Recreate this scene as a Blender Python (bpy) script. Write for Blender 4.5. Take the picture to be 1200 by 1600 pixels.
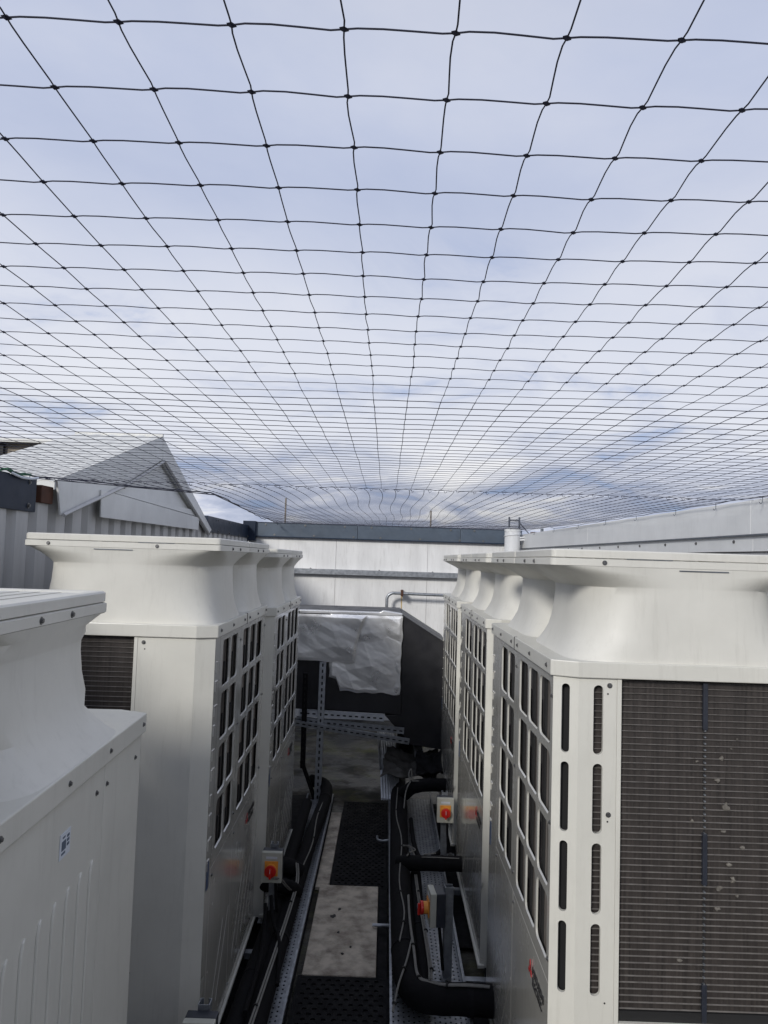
import bpy, bmesh, math, random
from math import sin, cos, pi, radians
from mathutils import Vector, Matrix, noise
random.seed(7)
scene = bpy.context.scene
COL = scene.collection
for o in list(bpy.data.objects): bpy.data.objects.remove(o)
ZC = 2.1                                   # camera height above the roof deck

# ------------------------------------------------------------------ camera
F, TILT, VPX, VPY = 1160.0, 0.031, 605.0, 873.0
def cam_axes():
    fw = Vector((VPX-600, VPY-800, F)).normalized()
    dn = Vector((-sin(TILT), cos(TILT), 0)); dn = (dn - dn.dot(fw)*fw).normalized()
    rt = dn.cross(fw)
    return rt, fw, -dn                     # world X, Y, Z in camera coordinates (right, down, forward)
rx, ry, rz = cam_axes()
right = Vector((rx[0], ry[0], rz[0])); down = Vector((rx[1], ry[1], rz[1])); fwd = Vector((rx[2], ry[2], rz[2]))
cd = bpy.data.cameras.new('camera'); cam = bpy.data.objects.new('camera', cd); COL.objects.link(cam)
m = Matrix.Identity(4)
for i in range(3):
    m[i][0] = right[i]; m[i][1] = -down[i]; m[i][2] = -fwd[i]
m[2][3] = ZC
cam.matrix_world = m
cd.sensor_fit = 'VERTICAL'; cd.sensor_height = 36; cd.sensor_width = 27; cd.lens = 36*F/1600
cd.clip_start = 0.02; cd.clip_end = 2000
scene.camera = cam

# ------------------------------------------------------------------ sky, sun, exposure
SUN = Vector((-0.52, -1.0, 0.52)).normalized()
SUN_EL = math.asin(SUN.z); SUN_AZ = math.atan2(SUN.x, SUN.y)
world = bpy.data.worlds.new('World'); scene.world = world; world.use_nodes = True
nt = world.node_tree; N = nt.nodes; L = nt.links; N.clear()
out = N.new('ShaderNodeOutputWorld'); bg = N.new('ShaderNodeBackground'); bg.inputs[1].default_value = 0.1
sky = N.new('ShaderNodeTexSky'); sky.sky_type = 'NISHITA'; sky.sun_disc = False
sky.sun_elevation = SUN_EL; sky.sun_rotation = SUN_AZ % (2*pi)
def wn(t, **k):
    n = N.new(t)
    for a, b in k.items(): setattr(n, a, b)
    return n
def wmath(op, a, b=None, clamp=False):
    n = wn('ShaderNodeMath', operation=op, use_clamp=clamp)
    for i, v in enumerate((a, b)):
        if v is None: continue
        if isinstance(v, (int, float)): n.inputs[i].default_value = v
        else: L.new(v, n.inputs[i])
    return n.outputs[0]
tc = wn('ShaderNodeTexCoord'); sep = wn('ShaderNodeSeparateXYZ'); L.new(tc.outputs['Generated'], sep.inputs[0])
zc = wmath('ADD', wmath('MAXIMUM', sep.outputs[2], 0.0), 0.16)
px = wmath('DIVIDE', sep.outputs[0], zc); py = wmath('DIVIDE', sep.outputs[1], zc)
cmb = wn('ShaderNodeCombineXYZ'); L.new(px, cmb.inputs[0]); L.new(py, cmb.inputs[1])
def wnoise(scale, detail, rough, off, dist=0.0):
    mp = wn('ShaderNodeMapping'); mp.inputs['Location'].default_value = off
    L.new(cmb.outputs[0], mp.inputs[0])
    n = wn('ShaderNodeTexNoise'); n.inputs['Scale'].default_value = scale; n.inputs['Detail'].default_value = detail
    n.inputs['Roughness'].default_value = rough; n.inputs['Distortion'].default_value = dist
    L.new(mp.outputs[0], n.inputs['Vector']); return n.outputs['Fac']
def wramp(fac, pts):
    r = wn('ShaderNodeValToRGB'); L.new(fac, r.inputs[0]); e = r.color_ramp.elements
    while len(e) < len(pts): e.new(0.5)
    for i, (p, c) in enumerate(pts): e[i].position = p; e[i].color = (*c, 1)
    return r.outputs[0]
def wmix(f, a, b, mode='MIX'):
    n = wn('ShaderNodeMix', data_type='RGBA', blend_type=mode)
    if isinstance(f, (int, float)): n.inputs[0].default_value = f
    else: L.new(f, n.inputs[0])
    for i, v in ((6, a), (7, b)):
        if isinstance(v, tuple): n.inputs[i].default_value = (*v, 1)
        else: L.new(v, n.inputs[i])
    return n.outputs[2]
n1 = wnoise(0.75, 7, 0.55, (3.1, 1.7, 0), 0.2)
n2 = wnoise(1.9, 8, 0.6, (7.3, -2.2, 0), 0.5)
# cloud sheet: lavender grey, brighter ridges (values are for strength 0.1)
cl = wramp(n1, [(0.33, (4.5, 5.15, 7.0)), (0.48, (5.3, 5.85, 7.5)), (0.60, (6.2, 6.6, 7.9)), (0.74, (7.4, 7.7, 8.5))])
el = sep.outputs[2]
low = wramp(el, [(0.0, (1, 1, 1)), (0.12, (0.9, 0.9, 0.9)), (0.20, (0, 0, 0)), (1, (0, 0, 0))])
lowc = wramp(n2, [(0.36, (3.5, 4.0, 5.5)), (0.47, (4.6, 5.1, 6.5)), (0.56, (5.9, 6.3, 7.6)), (0.66, (8.6, 8.7, 9.0))])
mixlow = wmix(low, cl, lowc)
patch = wramp(n2, [(0.30, (0.75, 0.75, 0.75)), (0.42, (0, 0, 0))])
pm_ = wmix(1.0, patch, wramp(el, [(0.3, (1, 1, 1)), (0.42, (0, 0, 0))]), 'MULTIPLY')
skc = wmix(pm_, mixlow, wmix(0.75, sky.outputs[0], (2.6, 3.9, 7.2)))
mid = wmix(1.0, wramp(el, [(0.085, (0, 0, 0)), (0.17, (0.75, 0.75, 0.75)), (0.27, (0.6, 0.6, 0.6)), (0.45, (0, 0, 0))]), wramp(n2, [(0.34, (0.25, 0.25, 0.25)), (0.50, (1, 1, 1))]), 'MULTIPLY')
skc = wmix(mid, skc, (8.4, 8.6, 9.2))
top = wramp(el, [(0.0, (1, 1, 1)), (0.55, (1, 1, 1)), (0.9, (0.8, 0.8, 0.8))])
skc = wmix(1.0, skc, top, 'MULTIPLY')
cv = wn('ShaderNodeVectorMath', operation='SUBTRACT'); L.new(tc.outputs['Generated'], cv.inputs[0]); cv.inputs[1].default_value = (0.085, 0.985, 0.115)
cs = wn('ShaderNodeVectorMath', operation='MULTIPLY'); L.new(cv.outputs[0], cs.inputs[0]); cs.inputs[1].default_value = (10.5, 0.5, 19)
cl_ = wn('ShaderNodeVectorMath', operation='LENGTH'); L.new(cs.outputs[0], cl_.inputs[0])
blob = wmath('ADD', wmath('MULTIPLY', wmath('SUBTRACT', 1.15, cl_.outputs['Value']), 0.55), wmath('MULTIPLY', wmath('SUBTRACT', n2, 0.5), 1.9), True)
skc = wmix(blob, skc, (9.6, 9.6, 9.7))
L.new(skc, bg.inputs[0]); L.new(bg.outputs[0], out.inputs[0])
sd = bpy.data.lights.new('sun', 'SUN'); sd.energy = 2.7; sd.angle = radians(10); sd.color = (1, 0.97, 0.92)
so = bpy.data.objects.new('sun', sd); COL.objects.link(so)
so.rotation_euler = SUN.to_track_quat('Z', 'Y').to_euler(); so.location = SUN*30
scene.view_settings.view_transform = 'Standard'; scene.view_settings.look = 'None'
scene.view_settings.exposure = 0.0; scene.view_settings.gamma = 1; scene.view_settings.use_curve_mapping = False

# ------------------------------------------------------------------ materials
def mat(name, col, rough=0.5, metal=0.0, coat=0.0, var=0.0, vscale=6.0, col2=None, rvar=0.0, bump=0.0, bscale=60.0,
        stretch=(1, 1, 1), lo=0.35, hi=0.65, detail=6, dirt=None, grunge=0.0):
    M = bpy.data.materials.new(name); M.use_nodes = True; t = M.node_tree; n = t.nodes; l = t.links
    b = n['Principled BSDF']; b.inputs['Base Color'].default_value = (*col, 1)
    b.inputs['Roughness'].default_value = rough; b.inputs['Metallic'].default_value = metal
    b.inputs['Coat Weight'].default_value = coat; b.inputs['Coat Roughness'].default_value = 0.12
    c = n.new('ShaderNodeTexCoord'); mp = n.new('ShaderNodeMapping'); mp.inputs['Scale'].default_value = stretch
    oi = n.new('ShaderNodeObjectInfo'); sc_ = n.new('ShaderNodeVectorMath'); sc_.operation = 'SCALE'; sc_.inputs[3].default_value = 37.0
    cm = n.new('ShaderNodeCombineXYZ')
    for q in range(3): l.new(oi.outputs['Random'], cm.inputs[q])
    l.new(cm.outputs[0], sc_.inputs[0]); ad = n.new('ShaderNodeVectorMath'); ad.operation = 'ADD'
    l.new(c.outputs['Object'], ad.inputs[0]); l.new(sc_.outputs[0], ad.inputs[1]); l.new(ad.outputs[0], mp.inputs[0])
    if col2 is None: col2 = tuple(max(0, x*(1-var)) for x in col)
    last = None
    if var > 0 or col2 != col:
        no = n.new('ShaderNodeTexNoise'); no.inputs['Scale'].default_value = vscale; no.inputs['Detail'].default_value = detail
        no.inputs['Roughness'].default_value = 0.6
        l.new(mp.outputs[0], no.inputs['Vector'])
        r = n.new('ShaderNodeValToRGB'); e = r.color_ramp.elements
        e[0].position = lo; e[0].color = (*col2, 1); e[1].position = hi; e[1].color = (*col, 1)
        l.new(no.outputs['Fac'], r.inputs[0]); last = r.outputs[0]
    if grunge > 0:                                       # thin rain streaks and specks of dirt
        mp2 = n.new('ShaderNodeMapping'); mp2.inputs['Scale'].default_value = (1, 1, 0.10); l.new(ad.outputs[0], mp2.inputs[0])
        g = n.new('ShaderNodeTexNoise'); g.inputs['Scale'].default_value = 38; g.inputs['Detail'].default_value = 8
        g.inputs['Roughness'].default_value = 0.75
        l.new(mp2.outputs[0], g.inputs['Vector'])
        rr = n.new('ShaderNodeValToRGB'); e = rr.color_ramp.elements
        e[0].position = 0.53; e[0].color = (0, 0, 0, 1); e[1].position = 0.76; e[1].color = (grunge,)*3 + (1,)
        l.new(g.outputs['Fac'], rr.inputs[0])
        mx = n.new('ShaderNodeMix'); mx.data_type = 'RGBA'; l.new(rr.outputs[0], mx.inputs[0])
        if last: l.new(last, mx.inputs[6])
        else: mx.inputs[6].default_value = (*col, 1)
        mx.inputs[7].default_value = (*(dirt or (0.16, 0.14, 0.11)), 1); last = mx.outputs[2]
    if last: l.new(last, b.inputs['Base Color'])
    if rvar > 0:
        no = n.new('ShaderNodeTexNoise'); no.inputs['Scale'].default_value = vscale*1.7; no.inputs['Detail'].default_value = 5
        l.new(mp.outputs[0], no.inputs['Vector'])
        mr = n.new('ShaderNodeMapRange'); mr.inputs[1].default_value = 0.3; mr.inputs[2].default_value = 0.7
        mr.inputs[3].default_value = max(0.02, rough-rvar); mr.inputs[4].default_value = rough+rvar
        l.new(no.outputs['Fac'], mr.inputs[0]); l.new(mr.outputs[0], b.inputs['Roughness'])
    if bump > 0:
        no = n.new('ShaderNodeTexNoise'); no.inputs['Scale'].default_value = bscale; no.inputs['Detail'].default_value = 4
        l.new(mp.outputs[0], no.inputs['Vector'])
        bu = n.new('ShaderNodeBump'); bu.inputs['Strength'].default_value = bump; bu.inputs['Distance'].default_value = 0.004
        l.new(no.outputs['Fac'], bu.inputs['Height']); l.new(bu.outputs[0], b.inputs['Normal'])
    return M
PAINT = mat('off_white_paint', (0.63, 0.62, 0.565), 0.40, var=0.07, vscale=5, rvar=0.08, coat=0.1, grunge=0.16)
PLASTIC = mat('cream_plastic', (0.64, 0.628, 0.575), 0.50, var=0.09, vscale=4, rvar=0.08, grunge=0.15)
GLOSSY = mat('glossy_panel_paint', (0.50, 0.49, 0.45), 0.24, var=0.08, vscale=4, rvar=0.05, coat=0.8, grunge=0.22)
DARK = mat('dark_interior', (0.012, 0.012, 0.013), 0.7, var=0.3)
FIN = mat('coil_fins', (0.058, 0.049, 0.045), 0.5, metal=0.2, col2=(0.020, 0.017, 0.016), vscale=9, stretch=(14, 14, 0.5), bump=0.5, bscale=40, lo=0.3, hi=0.7)
FINV = mat('side_coil_fins', (0.25, 0.225, 0.20), 0.5, metal=0.2, col2=(0.05, 0.043, 0.04), vscale=5, stretch=(8, 8, 0.25), lo=0.40, hi=0.62)
TUBE = mat('coil_tube_edge', (0.33, 0.31, 0.29), 0.4, metal=0.5, var=0.35, vscale=30)
GALV = mat('galvanised_steel', (0.36, 0.38, 0.41), 0.42, metal=0.7, var=0.35, vscale=25, rvar=0.12)
GALVD = mat('dull_galvanised_steel', (0.17, 0.19, 0.22), 0.5, metal=0.6, var=0.35, vscale=18, rvar=0.12)
BOLT = mat('bolt_steel', (0.22, 0.22, 0.22), 0.4, metal=0.8, var=0.4, vscale=60)
LAG = mat('black_pipe_lagging', (0.007, 0.007, 0.0085), 0.8, var=0.35, vscale=14, bump=0.35, bscale=40)
RUB = mat('black_rubber', (0.008, 0.008, 0.010), 0.75, var=0.4, vscale=10, rvar=0.12, bump=0.4, bscale=80)
MEMB = mat('grey_membrane', (0.06, 0.058, 0.055), 0.65, var=0.45, vscale=7)
SLAB = mat('paving_concrete', (0.56, 0.505, 0.43), 0.85, col2=(0.20, 0.17, 0.14), vscale=9, bump=0.9, bscale=70, lo=0.32, hi=0.60, detail=12)
CABLE = mat('grey_cable', (0.22, 0.215, 0.20), 0.5, var=0.25, vscale=30)
TIE = mat('black_cable_tie', (0.01, 0.01, 0.01), 0.5, var=0.2)
NETM = mat('net_twine', (0.018, 0.020, 0.042), 0.7, var=0.4, vscale=90)
WWHITE = mat('white_insulated_panel', (0.74, 0.74, 0.735), 0.4, var=0.13, vscale=2.5, stretch=(3, 3, 0.6), grunge=0.30)
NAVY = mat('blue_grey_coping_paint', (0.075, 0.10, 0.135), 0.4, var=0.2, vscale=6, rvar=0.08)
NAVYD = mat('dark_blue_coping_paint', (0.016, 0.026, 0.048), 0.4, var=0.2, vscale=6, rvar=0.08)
LGREY = mat('light_grey_coping_paint', (0.69, 0.70, 0.70), 0.42, var=0.08, vscale=4, grunge=0.15)
CLAD = mat('grey_wall_cladding', (0.50, 0.50, 0.495), 0.45, var=0.15, vscale=3, stretch=(3, 3, 0.5), grunge=0.2)
ROOFW = mat('pale_roof_sheet', (0.72, 0.72, 0.69), 0.5, var=0.14, vscale=5, grunge=0.25)
HOODG = mat('grey_hood_panel', (0.66, 0.67, 0.665), 0.45, var=0.12, vscale=4, grunge=0.15)
BROWN = mat('brown_timber', (0.085, 0.032, 0.016), 0.8, var=0.4, vscale=12)
BEIGE = mat('weathered_board', (0.30, 0.26, 0.21), 0.8, var=0.3, vscale=9, grunge=0.3)
WPIPE = mat('white_plastic_pipe', (0.68, 0.69, 0.70), 0.35, var=0.08)
RED = mat('red_knob_plastic', (0.62, 0.018, 0.012), 0.35, var=0.12, vscale=30)
YEL = mat('orange_yellow_plate', (0.80, 0.33, 0.05), 0.45, var=0.1, vscale=20)
IBOX = mat('isolator_grey_plastic', (0.50, 0.50, 0.44), 0.45, var=0.1, vscale=20)
IDARK = mat('isolator_dark_plastic', (0.026, 0.030, 0.042), 0.4, var=0.2, vscale=20)
STW = mat('sticker_white', (0.62, 0.66, 0.72), 0.5, var=0.05)
STB = mat('sticker_ink', (0.10, 0.13, 0.18), 0.5, var=0.2)
STBL = mat('blue_sticker', (0.06, 0.09, 0.17), 0.4, var=0.2)
LOGOR = mat('logo_red', (0.35, 0.02, 0.02), 0.4, var=0.05)
LOGOK = mat('logo_black', (0.02, 0.02, 0.02), 0.4, var=0.05)
LINT = mat('pale_lint', (0.19, 0.175, 0.155), 0.95, var=0.5, vscale=60)
GREEN = mat('green_twine', (0.03, 0.14, 0.07), 0.7, var=0.3)
GROUND = mat('distant_ground', (0.10, 0.105, 0.085), 0.9, var=0.4, vscale=0.08)
BGALV = mat('bright_galvanised_steel', (0.62, 0.65, 0.70), 0.45, metal=0.45, var=0.25, vscale=14, rvar=0.1)
RUST = mat('rust_stain', (0.55, 0.40, 0.20), 0.6, var=0.25, vscale=25)
BLACKD = mat('black_duct_skin', (0.020, 0.020, 0.024), 0.42, var=0.35, vscale=5, rvar=0.1, bump=0.3, bscale=12)

for q_ in (LAG, RUB): q_.node_tree.nodes['Principled BSDF'].inputs['Specular IOR Level'].default_value = 0.18
NAVYD.node_tree.nodes['Principled BSDF'].inputs['Specular IOR Level'].default_value = 0.2
def foil_mat():
    M = mat('silver_foil', (0.93, 0.93, 0.93), 0.33, metal=0.72, var=0.10, vscale=4, rvar=0.08, bump=0.05, bscale=30)
    return M
FOIL = foil_mat()
FOIL.node_tree.nodes['Principled BSDF'].inputs['Metallic'].default_value = 0.78

def deck_mat():
    M = bpy.data.materials.new('roof_deck_concrete'); M.use_nodes = True; t = M.node_tree; n = t.nodes; l = t.links
    b = n['Principled BSDF']; c = n.new('ShaderNodeTexCoord')
    def noi(s, d, off=0):
        mp = n.new('ShaderNodeMapping'); mp.inputs['Location'].default_value = (off, off*.7, 0); l.new(c.outputs['Object'], mp.inputs[0])
        x = n.new('ShaderNodeTexNoise'); x.inputs['Scale'].default_value = s; x.inputs['Detail'].default_value = d
        x.inputs['Roughness'].default_value = .65
        l.new(mp.outputs[0], x.inputs['Vector']); return x.outputs['Fac']
    def ramp(f, pts):
        r = n.new('ShaderNodeValToRGB'); l.new(f, r.inputs[0]); e = r.color_ramp.elements
        while len(e) < len(pts): e.new(.5)
        for i, (p, cc) in enumerate(pts): e[i].position = p; e[i].color = (*cc, 1)
        return r.outputs[0]
    base = ramp(noi(5, 10), [(.30, (.016, .015, .012)), (.50, (.055, .050, .038)), (.68, (.12, .108, .080))])
    moss = ramp(noi(3.3, 9, 4), [(.50, (0, 0, 0)), (.62, (.8, .8, .8))])
    mx = n.new('ShaderNodeMix'); mx.data_type = 'RGBA'; l.new(moss, mx.inputs[0]); l.new(base, mx.inputs[6])
    mx.inputs[7].default_value = (.085, .088, .030, 1)
    wet = ramp(noi(1.6, 6, 9), [(.46, (0, 0, 0)), (.56, (.85, .85, .85))])
    m2 = n.new('ShaderNodeMix'); m2.data_type = 'RGBA'; l.new(wet, m2.inputs[0]); l.new(mx.outputs[2], m2.inputs[6])
    m2.inputs[7].default_value = (.014, .014, .013, 1)
    l.new(m2.outputs[2], b.inputs['Base Color'])
    r = ramp(noi(2.1, 4, 3), [(.45, (.35, .35, .35)), (.6, (.9, .9, .9))]); l.new(r, b.inputs['Roughness'])
    bu = n.new('ShaderNodeBump'); bu.inputs['Strength'].default_value = .7; bu.inputs['Distance'].default_value = .01
    l.new(noi(40, 8, 1), bu.inputs['Height']); l.new(bu.outputs[0], b.inputs['Normal'])
    return M
DECK = deck_mat()

# ------------------------------------------------------------------ mesh helpers
class MB:
    def __init__(s): s.v = []; s.f = []
    def add(s, vs, fs, T=None):
        k = len(s.v)
        s.v += [tuple(T @ Vector(p)) if T else tuple(p) for p in vs]
        s.f += [tuple(k+i for i in q) for q in fs]; return s
    def box(s, x0, x1, y0, y1, z0, z1, T=None):
        vs = [(x, y, z) for z in (z0, z1) for y in (y0, y1) for x in (x0, x1)]
        return s.add(vs, [(0, 2, 3, 1), (4, 5, 7, 6), (0, 1, 5, 4), (2, 6, 7, 3), (0, 4, 6, 2), (1, 3, 7, 5)], T)
    def prism(s, pts, h, T=None):                    # polygon in xy, extruded 0..h in z
        n = len(pts); vs = [(x, y, 0) for x, y in pts] + [(x, y, h) for x, y in pts]
        fs = [tuple(range(n))[::-1], tuple(range(n, 2*n))] + [(i, (i+1) % n, n+(i+1) % n, n+i) for i in range(n)]
        return s.add(vs, fs, T)
    def tube(s, path, r, n=10, cap=True):
        P = [Vector(p) for p in path]; k = len(s.v); up = None
        for i, p in enumerate(P):
            d = ((P[min(i+1, len(P)-1)] - P[max(i-1, 0)])).normalized()
            if up is None:
                a = Vector((0, 0, 1)) if abs(d.z) < .9 else Vector((1, 0, 0)); up = (a - a.dot(d)*d).normalized()
            else: up = (up - up.dot(d)*d).normalized()
            sd = d.cross(up); rr = r[i] if isinstance(r, (list, tuple)) else r
            for j in range(n):
                a = 2*pi*j/n; s.v.append(tuple(p + rr*(cos(a)*sd + sin(a)*up)))
        for i in range(len(P)-1):
            for j in range(n):
                a = k+i*n+j; b = k+i*n+(j+1) % n; s.f.append((a, b, b+n, a+n))
        if cap:
            s.f.append(tuple(k+j for j in range(n))[::-1]); s.f.append(tuple(k+(len(P)-1)*n+j for j in range(n)))
        return s
    def cyl(s, c, r, h, axis='z', n=16):
        c = Vector(c); d = {'x': Vector((1, 0, 0)), 'y': Vector((0, 1, 0)), 'z': Vector((0, 0, 1))}[axis]
        return s.tube([c, c+d*h], r, n)
    def build(s, name, m, parent=None, smooth=False, bevel=0):
        me = bpy.data.meshes.new(name); me.from_pydata(s.v, [], s.f); me.update()
        bm = bmesh.new(); bm.from_mesh(me); bmesh.ops.recalc_face_normals(bm, faces=bm.faces)
        if bevel > 0:
            es = [e for e in bm.edges if len(e.link_faces) == 2 and e.calc_face_angle() > .6]
            bmesh.ops.bevel(bm, geom=es, offset=bevel, segments=2, affect='EDGES', profile=.6, clamp_overlap=True)
        bm.to_mesh(me); bm.free()
        me.materials.append(m)
        if smooth:
            me.polygons.foreach_set('use_smooth', [True]*len(me.polygons))
            me.set_sharp_from_angle(angle=radians(38))
        o = bpy.data.objects.new(name, me); COL.objects.link(o)
        if parent: o.parent = parent
        return o
def tag(o, label=None, cat=None, group=None, kind=None):
    if label: o['label'] = label
    if cat: o['category'] = cat
    if group: o['group'] = group
    if kind: o['kind'] = kind
    return o
def thing(name, label, cat, loc=(0, 0, 0), rz_=0.0, group=None):
    o = bpy.data.objects.new(name, None); o.empty_display_size = .1; COL.objects.link(o)
    o.location = loc; o.rotation_euler = (0, 0, rz_); return tag(o, label, cat, group)
def inst(name, me, parent, T):
    o = bpy.data.objects.new(name, me); COL.objects.link(o); o.parent = parent; o.matrix_local = T; return o
def smoothpath(pts, k=6):
    P = [Vector(p) for p in pts]; P = [2*P[0]-P[1]] + P + [2*P[-1]-P[-2]]; r = []
    for i in range(1, len(P)-2):
        for j in range(k):
            t = j/k; a, b, c, d = P[i-1:i+3]
            r.append(.5*((2*b)+(c-a)*t+(2*a-5*b+4*c-d)*t*t+(3*b-a-3*c+d)*t**3))
    r.append(P[-2]); return r
def R(x, y, z): return (x, y, ZC+z)        # height given relative to the camera

def holed(mb, cells, thick, mp, rad=.012, n=3, lip=.0):
    """cells: list of (u0,u1,v0,v1, hu0,hu1,hv0,hv1) or with hole None; mp maps (u,v,depth) -> 3D"""
    for c in cells:
        u0, u1, v0, v1 = c[:4]
        if c[4] is None:
            mb.add([mp(u0, v0, 0), mp(u1, v0, 0), mp(u1, v1, 0), mp(u0, v1, 0)], [(0, 1, 2, 3)]); continue
        a0, a1, b0, b1 = c[4:8]; r = min(rad, (a1-a0)/2-.0005, (b1-b0)/2-.0005)
        hole = []
        for cx, cy, s0 in ((a1-r, b1-r, 0), (a0+r, b1-r, 1), (a0+r, b0+r, 2), (a1-r, b0+r, 3)):
            for i in range(n+1):
                a = (s0 + i/n)*pi/2; hole.append((cx+r*cos(a), cy+r*sin(a)))
        cor = [(u1, v1), (u0, v1), (u0, v0), (u1, v0)]; nn = len(hole)
        cu, cv = (a0+a1)/2, (b0+b1)/2
        inner = [(cu+(p[0]-cu)*(1-lip/(a1-a0)*2), cv+(p[1]-cv)*(1-lip/(b1-b0)*2)) for p in hole]
        vs = [mp(*p, 0) for p in cor] + [mp(*p, 0) for p in hole] + [mp(*p, thick) for p in inner]
        fs = []
        for s0 in range(4):
            for i in range(n): fs.append((s0, 4+s0*(n+1)+i, 4+s0*(n+1)+i+1))
            e = 4+s0*(n+1)+n; nx = 4+((s0+1) % 4)*(n+1)
            fs.append((s0, e, nx, (s0+1) % 4))
        for i in range(nn): fs.append((4+i, 4+nn+i, 4+nn+(i+1) % nn, 4+(i+1) % nn))
        mb.add(vs, fs)

# ------------------------------------------------------------------ ground and roof deck
gm = MB(); gm.add([(-600, -600, -7), (600, -600, -7), (600, 900, -7), (-600, 900, -7)], [(0, 1, 2, 3)])
tag(gm.build('ground', GROUND), kind='structure')
dk = MB(); nx_, ny_ = 40, 100
vs = []; fs = []
for j in range(ny_+1):
    for i in range(nx_+1):
        x = -2.4+4.8*i/nx_; y = -2.5+12.6*j/ny_
        vs.append((x, y, .006*noise.noise(Vector((x*3, y*3, 0)))-.004))
for j in range(ny_):
    for i in range(nx_):
        a = j*(nx_+1)+i; fs.append((a, a+1, a+nx_+2, a+nx_+1))
dk.add(vs, fs); dk.box(-2.4, 2.4, -2.5, 10.1, -.4, -.03)
tag(dk.build('roof_deck', DECK, smooth=True), kind='structure')

# ------------------------------------------------------------------ bolts shared
bme = MB(); bme.cyl((0, 0, 0), .0055, .006, 'z', 6); bme.cyl((0, 0, -.001), .009, .0025, 'z', 10)
_b = bme.build('bolt', BOLT); BOLTME = _b.data; bpy.data.objects.remove(_b)
def bolt(parent, p, nrm, s=1.0, name='bolt'):
    q = Vector(nrm).to_track_quat('Z', 'Y').to_matrix().to_4x4()
    return inst(name, BOLTME, parent, Matrix.Translation(p) @ q @ Matrix.Scale(s, 4))

# ------------------------------------------------------------------ air conditioning units
D, W, CX, CY = .77, 1.335, .03, .07        # depth, width, chamfer sizes
def superell(hx, hy, n_, k, cx, cy, z):
    pts = []
    for i in range(k):
        a = 2*pi*i/k; c, s = cos(a), sin(a)
        pts.append((cx+hx*math.copysign(abs(c)**(2/n_), c), cy+hy*math.copysign(abs(s)**(2/n_), s), z))
    return pts
def ring_surface(mb, rings):
    k = len(mb.v); n = len(rings[0])
    for r in rings: mb.v += r
    for i in range(len(rings)-1):
        for j in range(n):
            a = k+i*n+j; b = k+i*n+(j+1) % n; mb.f.append((a, b, b+n, a+n))
def rrect(hx, hy, cx, cy, z, r=.016):
    pts = []
    for sx, sy, a0 in ((1, 1, 0), (-1, 1, pi/2), (-1, -1, pi), (1, -1, 1.5*pi)):
        for i in range(5):
            a = a0+i*pi/8; pts.append((cx+sx*(hx-r)+r*cos(a), cy+sy*(hy-r)+r*sin(a), z))
    return pts
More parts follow.
